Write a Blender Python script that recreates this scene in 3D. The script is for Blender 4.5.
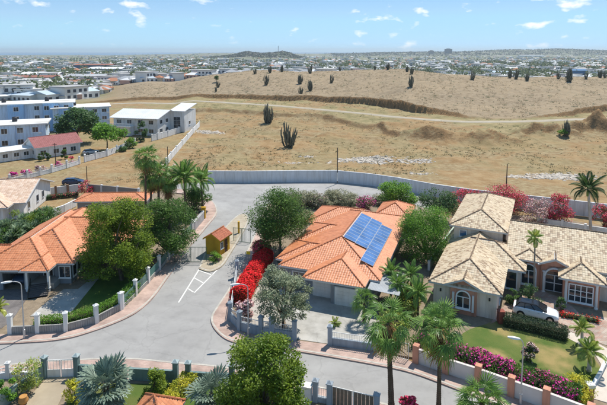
import bpy, bmesh, math, random
import numpy as np
from mathutils import Vector, Matrix, Euler

for o in list(bpy.data.objects): bpy.data.objects.remove(o)
scene = bpy.context.scene
COL = scene.collection
R = math.radians
H = 29.0            # camera height above the estate's road

# ------------------------------------------------------------------ camera
FPX, PITCH, CXP, CYP = 500.0, R(6.0), 303.5, 103.5
cam_d = bpy.data.cameras.new("camera"); cam = bpy.data.objects.new("camera", cam_d); COL.objects.link(cam)
cam_d.sensor_width = 36; cam_d.lens = FPX/607*36
cam_d.shift_y = -(202.5-CYP)/607
cam_d.clip_start = 0.5; cam_d.clip_end = 120000
cam.location = (0, 0, H); cam.rotation_euler = (R(90)-PITCH, 0, 0)
scene.camera = cam

# ------------------------------------------------------------------ sky, sun, exposure
SUN_EL, SUN_AZ = R(60), R(36)          # azimuth clockwise from +Y (the view direction)
world = bpy.data.worlds.new("World"); scene.world = world; world.use_nodes = True
nt = world.node_tree; nt.nodes.clear()
def N(t, kind, **kw):
    n = t.nodes.new(kind)
    for k, v in kw.items(): setattr(n, k, v)
    return n
sky = N(nt, 'ShaderNodeTexSky', sky_type='NISHITA', sun_disc=False)
sky.sun_elevation = SUN_EL; sky.sun_rotation = SUN_AZ
sky.altitude = 0; sky.air_density = 0.5; sky.dust_density = 0.0; sky.ozone_density = 3.0
tc = N(nt, 'ShaderNodeTexCoord')
# low fair-weather cumulus scattered round the whole sky
mp = N(nt, 'ShaderNodeMapping'); mp.inputs['Scale'].default_value = (1, 1, 2.3)
nz = N(nt, 'ShaderNodeTexNoise'); nz.inputs['Scale'].default_value = 24; nz.inputs['Detail'].default_value = 7; nz.inputs['Roughness'].default_value = .52
n2 = N(nt, 'ShaderNodeTexNoise'); n2.inputs['Scale'].default_value = 5.5; n2.inputs['Detail'].default_value = 2
mul = N(nt, 'ShaderNodeMath', operation='MULTIPLY_ADD'); mul.inputs[1].default_value = .42
rmp = N(nt, 'ShaderNodeValToRGB'); rmp.color_ramp.elements[0].position = .82; rmp.color_ramp.elements[1].position = .97
cmix = N(nt, 'ShaderNodeMixRGB'); cmix.inputs[2].default_value = (4.2, 4.3, 4.4, 1)
hs = N(nt, 'ShaderNodeHueSaturation'); hs.inputs['Saturation'].default_value = 1.55; hs.inputs['Value'].default_value = 1.33; hs.inputs['Hue'].default_value = .497
gmn = N(nt, 'ShaderNodeGamma'); gmn.inputs['Gamma'].default_value = .5   # film-like shoulder: bright horizon held back
ceil_ = N(nt, 'ShaderNodeMixRGB', blend_type='DARKEN'); ceil_.inputs[0].default_value = .8; ceil_.inputs[2].default_value = (1.62, 2.85, 4.1, 1)   # clear-air ceiling of the sky's brightness
bg = N(nt, 'ShaderNodeBackground'); bg.inputs['Strength'].default_value = 0.15
wo = N(nt, 'ShaderNodeOutputWorld')
l = nt.links.new
l(tc.outputs['Generated'], mp.inputs['Vector']); l(mp.outputs[0], nz.inputs['Vector']); l(mp.outputs[0], n2.inputs['Vector'])
l(n2.outputs[0], mul.inputs[0]); l(nz.outputs[0], mul.inputs[2]); l(mul.outputs[0], rmp.inputs[0])
l(sky.outputs[0], gmn.inputs['Color']); l(gmn.outputs[0], hs.inputs['Color']); l(hs.outputs[0], ceil_.inputs[1]); l(ceil_.outputs[0], cmix.inputs[1]); l(rmp.outputs[0], cmix.inputs[0])
l(cmix.outputs[0], bg.inputs['Color']); l(bg.outputs[0], wo.inputs['Surface'])

sun_d = bpy.data.lights.new("sun", 'SUN'); sun_d.energy = 3.0; sun_d.angle = R(.53); sun_d.color = (1, .95, .87)
sun = bpy.data.objects.new("sun", sun_d); COL.objects.link(sun)
sd = Vector((math.sin(SUN_AZ)*math.cos(SUN_EL), math.cos(SUN_AZ)*math.cos(SUN_EL), math.sin(SUN_EL)))
sun.rotation_euler = sd.to_track_quat('Z', 'Y').to_euler(); sun.location = (40, 60, 90)
vs = scene.view_settings
vs.view_transform = 'Standard'; vs.look = 'None'; vs.gamma = 1; vs.use_curve_mapping = False; vs.exposure = 0.88
scene.render.engine = 'CYCLES'
scene.cycles.max_bounces = 6; scene.cycles.volume_bounces = 0; scene.cycles.transparent_max_bounces = 8

# ------------------------------------------------------------------ surveying helpers: photo bearing -> point on a level of the place
def ray(x, y):
    u = (x-CXP)/FPX; v = (CYP-y)/FPX
    return Vector((u, v*math.sin(PITCH)+math.cos(PITCH), v*math.cos(PITCH)-math.sin(PITCH)))
def G(x, y, z=0.0):
    d = ray(x, y); t = (z-H)/d.z
    return Vector((d.x*t, d.y*t, z))
def D(x, y, Y):
    d = ray(x, y); t = Y/d.y
    return Vector((d.x*t, Y, H+d.z*t))

# ------------------------------------------------------------------ materials
MATS = {}
def mat(name, c1, c2=None, scale=1.0, detail=4, rough=.85, bump=0, bscale=None, island=0, spec=.25, c3=None, s3=.1, metal=0, lo=.35, hi=.65, stretch=None, coat=0):
    if name in MATS: return MATS[name]
    m = bpy.data.materials.new(name); m.use_nodes = True; t = m.node_tree; b = t.nodes['Principled BSDF']
    b.inputs['Roughness'].default_value = rough; b.inputs['Metallic'].default_value = metal
    b.inputs['Specular IOR Level'].default_value = spec; b.inputs['Coat Weight'].default_value = coat
    L_ = t.links.new
    b.inputs['Base Color'].default_value = (*c1, 1)
    out = None; geo = N(t, 'ShaderNodeNewGeometry'); pos = geo.outputs['Position']
    if stretch:
        mpn = N(t, 'ShaderNodeMapping'); mpn.inputs['Scale'].default_value = stretch; L_(pos, mpn.inputs['Vector']); pos = mpn.outputs[0]
    if c2:
        n = N(t, 'ShaderNodeTexNoise'); n.inputs['Scale'].default_value = scale; n.inputs['Detail'].default_value = detail; n.inputs['Roughness'].default_value = .6
        L_(pos, n.inputs['Vector'])
        r = N(t, 'ShaderNodeValToRGB'); r.color_ramp.elements[0].position = lo; r.color_ramp.elements[1].position = hi
        r.color_ramp.elements[0].color = (*c1, 1); r.color_ramp.elements[1].color = (*c2, 1); L_(n.outputs[0], r.inputs[0]); out = r.outputs[0]
        if c3:
            n3 = N(t, 'ShaderNodeTexNoise'); n3.inputs['Scale'].default_value = s3; n3.inputs['Detail'].default_value = 5; L_(pos, n3.inputs['Vector'])
            r3 = N(t, 'ShaderNodeValToRGB'); r3.color_ramp.elements[0].position = .5; r3.color_ramp.elements[1].position = .68
            mx = N(t, 'ShaderNodeMixRGB'); L_(n3.outputs[0], r3.inputs[0]); L_(r3.outputs[0], mx.inputs[0]); L_(out, mx.inputs[1]); mx.inputs[2].default_value = (*c3, 1); out = mx.outputs[0]
    if island:
        h = N(t, 'ShaderNodeHueSaturation'); mr = N(t, 'ShaderNodeMapRange'); mr.inputs['To Min'].default_value = 1-island; mr.inputs['To Max'].default_value = 1+island
        L_(geo.outputs['Random Per Island'], mr.inputs['Value']); L_(mr.outputs[0], h.inputs['Value'])
        if out: L_(out, h.inputs['Color'])
        else: h.inputs['Color'].default_value = (*c1, 1)
        out = h.outputs[0]
    if out: L_(out, b.inputs['Base Color'])
    if bump:
        nb = N(t, 'ShaderNodeTexNoise'); nb.inputs['Scale'].default_value = bscale or scale*4; nb.inputs['Detail'].default_value = 5; L_(geo.outputs['Position'], nb.inputs['Vector'])
        bp = N(t, 'ShaderNodeBump'); bp.inputs['Strength'].default_value = min(1, bump); bp.inputs['Distance'].default_value = .1; L_(nb.outputs[0], bp.inputs['Height']); L_(bp.outputs[0], b.inputs['Normal'])
    MATS[name] = m; return m

def multi_mat(name, cols, rough=.85, bump=0, spec=.2):
    """every separate tile / flower takes one of several colours"""
    if name in MATS: return MATS[name]
    m = bpy.data.materials.new(name); m.use_nodes = True; t = m.node_tree; b = t.nodes['Principled BSDF']; L_ = t.links.new
    b.inputs['Roughness'].default_value = rough; b.inputs['Specular IOR Level'].default_value = spec
    g = N(t, 'ShaderNodeNewGeometry'); r = N(t, 'ShaderNodeValToRGB'); r.color_ramp.interpolation = 'CONSTANT'
    e = r.color_ramp.elements; e[0].color = (*cols[0], 1); e[0].position = 0; e[1].position = 1/len(cols); e[1].color = (*cols[1], 1)
    for i, c in enumerate(cols[2:]): q = e.new((i+2)/len(cols)); q.color = (*c, 1)
    n = N(t, 'ShaderNodeTexNoise'); n.inputs['Scale'].default_value = .7; n.inputs['Detail'].default_value = 4; L_(g.outputs['Position'], n.inputs['Vector'])
    mr = N(t, 'ShaderNodeMapRange'); mr.inputs['To Min'].default_value = .78; mr.inputs['To Max'].default_value = 1.2; L_(n.outputs[0], mr.inputs['Value'])
    h = N(t, 'ShaderNodeHueSaturation'); L_(mr.outputs[0], h.inputs['Value'])
    L_(g.outputs['Random Per Island'], r.inputs[0]); L_(r.outputs[0], h.inputs['Color']); L_(h.outputs[0], b.inputs['Base Color'])
    MATS[name] = m; return m

def leaf_mat(name, c, c2=None, var=.35, trans=.35, rough=.55, spec=.3):
    if name in MATS: return MATS[name]
    m = bpy.data.materials.new(name); m.use_nodes = True; t = m.node_tree; b = t.nodes['Principled BSDF']; L_ = t.links.new
    b.inputs['Roughness'].default_value = rough; b.inputs['Specular IOR Level'].default_value = spec
    c2 = c2 or tuple(x*.6 for x in c)
    g = N(t, 'ShaderNodeNewGeometry'); r = N(t, 'ShaderNodeValToRGB'); r.color_ramp.elements[0].color = (*c, 1); r.color_ramp.elements[1].color = (*c2, 1)
    n = N(t, 'ShaderNodeTexNoise'); n.inputs['Scale'].default_value = .9; n.inputs['Detail'].default_value = 3; L_(g.outputs['Position'], n.inputs['Vector'])
    r.color_ramp.elements[0].position = .38; r.color_ramp.elements[1].position = .62
    L_(n.outputs[0], r.inputs[0])
    h = N(t, 'ShaderNodeHueSaturation'); mr = N(t, 'ShaderNodeMapRange'); mr.inputs['To Min'].default_value = 1-var; mr.inputs['To Max'].default_value = 1+var
    L_(g.outputs['Random Per Island'], mr.inputs['Value']); L_(mr.outputs[0], h.inputs['Value']); L_(r.outputs[0], h.inputs['Color']); L_(h.outputs[0], b.inputs['Base Color'])
    tr = N(t, 'ShaderNodeBsdfTranslucent'); L_(h.outputs[0], tr.inputs['Color']); mx = N(t, 'ShaderNodeMixShader'); mx.inputs[0].default_value = trans
    L_(b.outputs[0], mx.inputs[1]); L_(tr.outputs[0], mx.inputs[2]); L_(mx.outputs[0], t.nodes['Material Output'].inputs['Surface'])
    MATS[name] = m; return m

def brick_mat(name, c1, c2, mortar, scale, rough=.85, rot=0, bw=.5, rh=.25, msize=.02):
    if name in MATS: return MATS[name]
    m = bpy.data.materials.new(name); m.use_nodes = True; t = m.node_tree; b = t.nodes['Principled BSDF']; L_ = t.links.new
    b.inputs['Roughness'].default_value = rough; b.inputs['Specular IOR Level'].default_value = .2
    g = N(t, 'ShaderNodeNewGeometry'); mp = N(t, 'ShaderNodeMapping'); mp.inputs['Rotation'].default_value = (0, 0, rot); L_(g.outputs['Position'], mp.inputs['Vector'])
    bt = N(t, 'ShaderNodeTexBrick'); bt.inputs['Color1'].default_value = (*c1, 1); bt.inputs['Color2'].default_value = (*c2, 1); bt.inputs['Mortar'].default_value = (*mortar, 1)
    bt.inputs['Scale'].default_value = scale; bt.inputs['Mortar Size'].default_value = msize; bt.inputs['Brick Width'].default_value = bw; bt.inputs['Row Height'].default_value = rh
    L_(mp.outputs[0], bt.inputs['Vector'])
    n = N(t, 'ShaderNodeTexNoise'); n.inputs['Scale'].default_value = .6; n.inputs['Detail'].default_value = 6; L_(g.outputs['Position'], n.inputs['Vector'])
    mr = N(t, 'ShaderNodeMapRange'); mr.inputs['From Min'].default_value = .3; mr.inputs['From Max'].default_value = .7; mr.inputs['To Min'].default_value = .72; mr.inputs['To Max'].default_value = 1.22; L_(n.outputs[0], mr.inputs['Value'])
    h = N(t, 'ShaderNodeHueSaturation'); L_(mr.outputs[0], h.inputs['Value']); L_(bt.outputs[0], h.inputs['Color']); L_(h.outputs[0], b.inputs['Base Color'])
    MATS[name] = m; return m

def glass_mat(name, c=(.03, .04, .05), rough=.06):
    return mat(name, c, rough=rough, spec=.8)

M_orange = multi_mat('terracotta tiles', [(.64,.245,.11),(.60,.22,.095),(.67,.27,.125),(.63,.24,.105),(.57,.205,.088),(.66,.255,.115)], rough=.5, spec=.4)
M_orange_cap = mat('terracotta ridge', (.50,.19,.09), (.36,.13,.06), 2, rough=.7)
M_beige = multi_mat('mixed beige tiles', [(.62,.50,.335),(.57,.45,.29),(.66,.54,.375),(.34,.235,.145),(.61,.48,.32),(.49,.37,.235),(.64,.52,.36),(.62,.485,.325),(.41,.29,.18),(.59,.465,.305)], rough=.6, spec=.3)
M_beige_cap = mat('beige ridge', (.30,.22,.15), (.18,.12,.08), 3)
M_pinktile = multi_mat('faded pink-beige tiles', [(.70,.52,.39),(.66,.48,.36),(.74,.57,.44),(.60,.42,.30)], rough=.85)
M_pinkcap = mat('pink tile ridge', (.36,.22,.15))
M_white = mat('white paint', (.80,.80,.78), (.70,.70,.67), .8, rough=.6)
M_whitewall = mat('white render', (.78,.78,.77), (.66,.66,.64), .35, rough=.8, bump=.1, bscale=8)
M_grey = mat('grey render', (.30,.32,.34), (.25,.27,.29), .5, rough=.8)
M_bluegrey = mat('blue-grey render', (.36,.41,.46), (.30,.345,.39), .5, rough=.8, bump=.1, bscale=9)
M_pinkwall = mat('pale pink render', (.86,.74,.62), (.78,.67,.56), .4, rough=.85)
M_salmon = mat('salmon render', (.62,.30,.20), (.55,.26,.17), .6, rough=.8)
M_teal = mat('teal grey render', (.20,.29,.285), (.155,.23,.225), .7, rough=.8)
M_blue = mat('sky blue render', (.36,.58,.86), (.32,.53,.80), .25, rough=.8)
M_bluelight = mat('pale blue render', (.60,.75,.90), (.54,.69,.86), .25, rough=.8)
M_yellow = mat('ochre yellow render', (.62,.37,.03), (.52,.31,.03), .8, rough=.8)
M_glass = glass_mat('dark window glass')
M_frame = mat('white window frame', (.82,.82,.80), rough=.5)
M_metal = mat('galvanised steel', (.48,.49,.50), rough=.45, metal=.6)
M_dark = mat('dark metal', (.03,.035,.03), rough=.5)
M_green_metal = mat('dark green metal', (.02,.09,.06), rough=.5)
M_conc = mat('pale concrete', (.46,.44,.40), (.34,.325,.29), .45, detail=8, rough=.9, c3=(.52,.50,.46), s3=.2, bump=.1)
M_asphalt = mat('worn pale asphalt', (.355,.345,.328), (.305,.296,.282), .28, detail=10, rough=.92, c3=(.395,.385,.366), s3=.09, bump=.2, bscale=30)
def wear(m, dark=.82, crack=.75):
    t = m.node_tree; b = t.nodes['Principled BSDF']; src = b.inputs['Base Color'].links[0].from_socket; L_ = t.links.new; g = N(t, 'ShaderNodeNewGeometry')
    n = N(t, 'ShaderNodeTexNoise'); n.inputs['Scale'].default_value = .55; n.inputs['Detail'].default_value = 9; n.inputs['Roughness'].default_value = .7; L_(g.outputs['Position'], n.inputs['Vector'])
    r = N(t, 'ShaderNodeValToRGB'); r.color_ramp.elements[0].position = .30; r.color_ramp.elements[1].position = .52; r.color_ramp.elements[0].color = (dark, dark, dark, 1); L_(n.outputs[0], r.inputs[0])
    nw = N(t, 'ShaderNodeTexNoise'); nw.inputs['Scale'].default_value = 1.1; nw.inputs['Detail'].default_value = 6; L_(g.outputs['Position'], nw.inputs['Vector'])
    ad = N(t, 'ShaderNodeMixRGB', blend_type='ADD'); ad.inputs[0].default_value = 1.4; L_(g.outputs['Position'], ad.inputs[1]); L_(nw.outputs['Color'], ad.inputs[2])
    v = N(t, 'ShaderNodeTexVoronoi', feature='DISTANCE_TO_EDGE'); v.inputs['Scale'].default_value = .16; L_(ad.outputs[0], v.inputs['Vector'])
    rc = N(t, 'ShaderNodeValToRGB'); rc.color_ramp.elements[0].position = .003; rc.color_ramp.elements[1].position = .011; rc.color_ramp.elements[0].color = (crack, crack, crack, 1); L_(v.outputs['Distance'], rc.inputs[0])
    a = N(t, 'ShaderNodeMixRGB', blend_type='MULTIPLY'); a.inputs[0].default_value = 1; L_(src, a.inputs[1]); L_(r.outputs[0], a.inputs[2])
    c_ = N(t, 'ShaderNodeMixRGB', blend_type='MULTIPLY'); c_.inputs[0].default_value = 1; L_(a.outputs[0], c_.inputs[1]); L_(rc.outputs[0], c_.inputs[2]); L_(c_.outputs[0], b.inputs['Base Color'])
wear(M_asphalt, .84, .9); wear(M_conc, .75, .85)
M_kerb = mat('kerb concrete', (.52,.49,.43), (.40,.37,.32), 1.5, rough=.9)
M_pave = brick_mat('pink paving bricks', (.50,.36,.30), (.43,.30,.25), (.40,.32,.27), 2.2)
M_pave_grey = brick_mat('grey-brown paving bricks', (.21,.19,.18), (.16,.145,.14), (.12,.11,.10), 2.2)
M_forecourt = brick_mat('red and cream pavers', (.42,.25,.19), (.46,.39,.32), (.28,.22,.18), 1.1)
M_lawn = mat('lawn grass', (.055,.115,.018), (.095,.155,.028), .5, detail=8, rough=.9, c3=(.17,.17,.05), s3=.16, bump=.6, bscale=25)
M_lawn2 = mat('dry lawn grass', (.085,.14,.025), (.14,.17,.04), .35, detail=8, rough=.9, c3=(.34,.26,.10), s3=.28, bump=.6, bscale=25)
M_soil = mat('garden soil', (.31,.24,.165), (.21,.165,.115), 1.2, detail=7, rough=.95, bump=.6, bscale=9)
M_gravel = mat('pale gravel', (.52,.48,.42), (.38,.34,.29), 3, detail=8, rough=.95, bump=.5, bscale=14)
M_bark = mat('bark', (.18,.14,.10), (.10,.075,.05), 5, rough=.95, bump=.8, bscale=14, stretch=(1,1,.3))
M_palebark = mat('pale bark', (.36,.32,.27), (.24,.21,.17), 4, rough=.95, bump=.5, bscale=10)
M_paint = mat('road paint', (.78,.77,.72), (.60,.59,.55), 6, rough=.8, lo=.45, hi=.7)
M_tar = mat('dark roof sheet', (.06,.06,.06))

def streak(m, amt=.72):
    """rain streaks and grime with their own shapes"""
    t = m.node_tree; b = t.nodes['Principled BSDF']; L_ = t.links.new; g = N(t, 'ShaderNodeNewGeometry'); lk = b.inputs['Base Color'].links
    mp_ = N(t, 'ShaderNodeMapping'); mp_.inputs['Scale'].default_value = (2.2, 2.2, .22); L_(g.outputs['Position'], mp_.inputs[0])
    n = N(t, 'ShaderNodeTexNoise'); n.inputs['Scale'].default_value = 1; n.inputs['Detail'].default_value = 7; n.inputs['Roughness'].default_value = .65; L_(mp_.outputs[0], n.inputs['Vector'])
    r = N(t, 'ShaderNodeValToRGB'); r.color_ramp.elements[0].position = .30; r.color_ramp.elements[1].position = .55; r.color_ramp.elements[0].color = (amt, amt*.97, amt*.93, 1); L_(n.outputs[0], r.inputs[0])
    a = N(t, 'ShaderNodeMixRGB', blend_type='MULTIPLY'); a.inputs[0].default_value = 1
    if lk: L_(lk[0].from_socket, a.inputs[1])
    else: a.inputs[1].default_value = b.inputs['Base Color'].default_value
    L_(r.outputs[0], a.inputs[2]); L_(a.outputs[0], b.inputs['Base Color'])
for m_ in (M_whitewall, M_bluegrey, M_pinkwall, M_grey, M_teal, M_blue, M_bluelight, M_salmon): streak(m_)
streak(M_white, .86); streak(M_yellow, .8)
# ------------------------------------------------------------------ mesh helpers
def tag(o, label=None, cat=None, group=None, kind=None):
    if label: o['label'] = label
    if cat: o['category'] = cat
    if group: o['group'] = group
    if kind: o['kind'] = kind
    return o
def link(o, parent=None):
    COL.objects.link(o)
    if parent is not None: o.parent = parent
    return o
def thing(name, label, cat, loc=(0,0,0), rz=0, group=None):
    o = bpy.data.objects.new(name, None); o.empty_display_size = .3; link(o)
    o.location = loc; o.rotation_euler = (0, 0, rz)
    return tag(o, label, cat, group)
def np_mesh(name, V, F, m, smooth=False):
    """V (n,3) array, F (k,3|4) array"""
    me = bpy.data.meshes.new(name); V = np.asarray(V, dtype=np.float32); F = np.asarray(F, dtype=np.int32)
    k = F.shape[1]
    me.vertices.add(len(V)); me.vertices.foreach_set('co', V.ravel())
    me.loops.add(F.size); me.loops.foreach_set('vertex_index', F.ravel())
    me.polygons.add(len(F)); me.polygons.foreach_set('loop_start', np.arange(0, F.size, k, dtype=np.int32)); me.polygons.foreach_set('loop_total', np.full(len(F), k, dtype=np.int32))
    me.polygons.foreach_set('use_smooth', np.full(len(F), smooth, dtype=bool))
    me.update(calc_edges=True); me.materials.append(m); return me
def np_obj(name, V, F, m, parent=None, smooth=False, **tg):
    o = bpy.data.objects.new(name, np_mesh(name, V, F, m, smooth)); link(o, parent); return tag(o, **tg)
def obj_from(name, me, parent=None, loc=None, rot=None, scale=None):
    o = bpy.data.objects.new(name, me); link(o, parent)
    if loc is not None: o.location = loc
    if rot is not None: o.rotation_euler = rot
    if scale is not None: o.scale = scale
    return o

class MB:
    def __init__(s): s.v = []; s.f = []
    def add(s, vs, fs):
        k = len(s.v); s.v += [tuple(p) for p in vs]; s.f += [tuple(i+k for i in f) for f in fs]; return s
    def box(s, x0, y0, z0, x1, y1, z1):
        return s.add([(x0,y0,z0),(x1,y0,z0),(x1,y1,z0),(x0,y1,z0),(x0,y0,z1),(x1,y0,z1),(x1,y1,z1),(x0,y1,z1)],
                     [(0,3,2,1),(4,5,6,7),(0,1,5,4),(1,2,6,5),(2,3,7,6),(3,0,4,7)])
    def cbox(s, c, sx, sy, sz, rz=0):
        co, si = math.cos(rz), math.sin(rz); vs = []
        for dz in (0, sz):
            for dx, dy in ((-sx/2,-sy/2),(sx/2,-sy/2),(sx/2,sy/2),(-sx/2,sy/2)):
                vs.append((c[0]+dx*co-dy*si, c[1]+dx*si+dy*co, c[2]+dz))
        return s.add(vs, [(0,3,2,1),(4,5,6,7),(0,1,5,4),(1,2,6,5),(2,3,7,6),(3,0,4,7)])
    def prism(s, pts, z0, z1):
        a = sum(pts[i][0]*pts[(i+1)%len(pts)][1]-pts[(i+1)%len(pts)][0]*pts[i][1] for i in range(len(pts)))
        if a < 0: pts = pts[::-1]
        n = len(pts)
        return s.add([(p[0],p[1],z0) for p in pts]+[(p[0],p[1],z1) for p in pts],
                     [tuple(range(n-1,-1,-1)), tuple(range(n,2*n))]+[(i,(i+1)%n,n+(i+1)%n,n+i) for i in range(n)])
    def tube(s, pts, r, seg=8, cap=True):
        pts = [Vector(p) for p in pts]; n = len(pts); rr = r if isinstance(r, (list, tuple)) else [r]*n; k = len(s.v)
        for i, p in enumerate(pts):
            d = (pts[min(i+1,n-1)]-pts[max(i-1,0)]).normalized()
            a = d.cross(Vector((0,0,1)) if abs(d.z) < .9 else Vector((1,0,0))).normalized(); b = d.cross(a)
            for j in range(seg):
                t = 2*math.pi*j/seg; q = p+(a*math.cos(t)+b*math.sin(t))*rr[i]; s.v.append(tuple(q))
        for i in range(n-1):
            for j in range(seg):
                j2 = (j+1) % seg; s.f.append((k+i*seg+j, k+(i+1)*seg+j, k+(i+1)*seg+j2, k+i*seg+j2))
        if cap: s.f.append(tuple(k+j for j in range(seg))); s.f.append(tuple(k+(n-1)*seg+j for j in range(seg-1,-1,-1)))
        return s
    def slab(s, pts, th):
        """thick polygon from 3-D points (roof plane), thickness downwards"""
        n = len(pts)
        return s.add([tuple(p) for p in pts]+[(p[0],p[1],p[2]-th) for p in pts], [tuple(range(n)), tuple(range(2*n-1,n-1,-1))]+[(i, n+i, n+(i+1)%n, (i+1)%n) for i in range(n)])
    def lathe(s, prof, seg=12, c=(0,0,0)):
        k = len(s.v)
        for r, z in prof:
            for j in range(seg): t = 2*math.pi*j/seg; s.v.append((c[0]+r*math.cos(t), c[1]+r*math.sin(t), c[2]+z))
        for i in range(len(prof)-1):
            for j in range(seg): j2=(j+1)%seg; s.f.append((k+i*seg+j, k+i*seg+j2, k+(i+1)*seg+j2, k+(i+1)*seg+j))
        s.f.append(tuple(k+j for j in range(seg-1,-1,-1))); s.f.append(tuple(k+(len(prof)-1)*seg+j for j in range(seg))); return s
    def mesh(s, name, m, smooth=False):
        me = bpy.data.meshes.new(name); me.from_pydata(s.v, [], s.f)
        for mm in (m if isinstance(m, list) else [m]): me.materials.append(mm)
        if smooth:
            for p in me.polygons: p.use_smooth = True
        me.update(); return me
    def build(s, name, m, parent=None, loc=None, rz=None, smooth=False, bevel=0, **tg):
        o = bpy.data.objects.new(name, s.mesh(name, m, smooth)); link(o, parent)
        if loc is not None: o.location = loc
        if rz is not None: o.rotation_euler = (0, 0, rz)
        if bevel:
            b = o.modifiers.new('bevel', 'BEVEL'); b.width = bevel; b.segments = 2; b.limit_method = 'ANGLE'
        return tag(o, **tg)

# value noise for terrain
_rs = np.random.RandomState(7); _tab = _rs.rand(256, 256).astype(np.float64)
def vnoise(x, y):
    x = np.asarray(x, dtype=np.float64); y = np.asarray(y, dtype=np.float64)
    xi = np.floor(x).astype(int); yi = np.floor(y).astype(int); fx = x-xi; fy = y-yi
    fx = fx*fx*(3-2*fx); fy = fy*fy*(3-2*fy)
    a = _tab[xi%256, yi%256]; b = _tab[(xi+1)%256, yi%256]; c = _tab[xi%256, (yi+1)%256]; d = _tab[(xi+1)%256, (yi+1)%256]
    return (a*(1-fx)+b*fx)*(1-fy)+(c*(1-fx)+d*fx)*fy
def fbm(x, y, o=4):
    s = 0; a = .5
    for i in range(o): s = s+a*(vnoise(x*2**i+17*i, y*2**i+5*i)-.5); a *= .5
    return s
def sstep(a, b, x): t = np.clip((x-a)/(b-a), 0, 1); return t*t*(3-2*t)

# ------------------------------------------------------------------ terrain
BX = np.array([-900, 60, 110, 200, 260, 330, 380, 410, 470, 520, 560, 607, 760, 1500.])
BYp = np.array([97, 97, 97, 98, 100, 102, 106, 112, 119, 119, 117, 112, 108, 108.])
BH = np.array([0, 0, 1.8, 2.2, 2.5, 3.0, 3.8, 3.8, .7, 0, 1.4, 3.0, 3.0, 3.0])
BY = np.array([G(303, y, 1.6).y for y in BYp])
SX = np.array([-900, 60, 110, 150, 200, 250, 300, 340, 400, 450, 500, 560, 607, 1500.])
SYp = np.array([98, 98, 95.5, 88, 78, 71, 72.5, 71.5, 70, 75.5, 78.5, 79, 78, 78.])
CRX = np.array([-900, 190, 260, 300, 340, 380, 400, 430, 480, 520, 607, 1500.])
CRY = np.array([110, 110, 113, 117, 121, 129, 136, 139, 138, 134, 131, 131.])
CY_ = np.array([G(303, y, .8).y for y in CRY])
RDX = np.array([-900, 60, 110, 200, 280, 330, 400, 460, 520, 607, 760, 1500.])
RDY = np.array([102, 100, 99.2, 101.5, 106.5, 111, 118, 122.5, 122.3, 119, 117, 117.])
RY = np.array([G(303, y, 1.6).y for y in RDY])
FRX = np.array([-900, 0, 110, 170, 215, 250, 300, 340, 400, 460, 496, 532, 557, 607, 700, 1500.])
FRZ = np.array([-26, -26, -22, -4, 8, 4, -2, 0, 14, 20, 36, 40, 50, 32, 30, 30.])
BUMPS = [(499,143,3.2,7,4),(480,141,2.2,5,3.5),(462,142,1.8,6,3),(420,139,2.2,6,3.5),(440,141,1.4,4,3),(520,139,1.8,4,3),(544,134.5,3.0,7,4.5),(572,136,1.6,5,3),(592,133,3.6,8,5),(612,134,2.4,6,4),(395,131,1.6,10,5),(232,150,1.0,9,6),(330,138,1.2,14,9),(440,160,.6,8,3),(300,120,1.0,16,8),(215,160,.7,6,5),(385,158,.7,6,3)]
BUMPS = [(*G(a, b, 0).xy, h, rx, ry) for a, b, h, rx, ry in BUMPS]
def T(X, Y):
    X = np.asarray(X, dtype=float); Y = np.asarray(Y, dtype=float)
    xp = 303.5+500*X/np.maximum(Y, 1)
    yb = np.interp(xp, BX, BY); bh = np.interp(xp, BX, BH)
    yb = yb+3.0*fbm(X/14, Y*0+3.3)
    ycr = yb+105
    zc = np.maximum(29-(np.interp(xp, SX, SYp)-51)*ycr/500, 1.2)
    zp = -8-12*sstep(600, 5500, Y)+fbm(X/300, Y/300)*14*sstep(500, 1500, Y)
    est = sstep(113, 122, Y)*sstep(168, 195, xp)
    rd = np.exp(-((Y-np.interp(xp, RDX, RY))/7.0)**2)
    z = -.1+0*X
    sc = sstep(-2.2, 2.2, Y-np.interp(xp, CRX, CY_)+7*fbm(X/9, Y/9+4, 3))
    z = z+est*(1.9*sc+(1-rd)*(1.7*fbm(X/13, Y/10, 4)-.55*np.abs(fbm(X/7+3, Y/6, 3))*4*.5+.6*fbm(X/2.8, Y/2.6, 3)))
    for bx_, by_, h, rx, ry in BUMPS: z = z+1.0*h*np.exp(-((X-bx_)/rx)**2-((Y-by_)/ry)**2)*(1+1.6*fbm(X/4, Y/4, 4))
    t = np.clip((Y-yb)/(ycr-yb), 0, 1)
    hill = bh*sstep(0, 1.4, Y-yb)+np.maximum(zc-1.6-bh, -.2)*np.sin(t*math.pi/2)**1.15*sstep(60, 130, xp)
    z = z+hill+(t > 0)*(t*(1.6*fbm(X/25, Y/25, 4))+.25*fbm(X/3, Y/3, 2)*np.clip(t*6,0,1)*sstep(90, 130, xp))
    back = sstep(0, 260, Y-ycr)
    z = z*(1-back)+zp*back
    left = (1-sstep(90, 150, xp))*sstep(215, 470, Y)      # the plain falls away to the town beside the hill
    z = z*(1-left)+zp*left
    # hill with the mast, far ridges and the coast
    pl = np.interp(xp, [208, 222, 235, 246, 256, 265, 274, 283, 289, 296, 303], [0, .22, .55, .95, .82, .74, .80, .97, .78, .25, 0])
    z = z+pl*(38+22*fbm(X/120, Y/120, 4))*np.exp(-(((Y-3200)/420)**4))
    fr = np.interp(xp, FRX, FRZ)
    w = np.exp(-((Y-5200)/700)**2)
    z = z*(1-w)+(fr+10*fbm(X/260, Y/260, 4))*w
    z = np.where(Y > 6000, z-(Y-6000)*.05, z)
    return z
def Tz(x, y): return float(T(np.array([x]), np.array([y]))[0])

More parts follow.
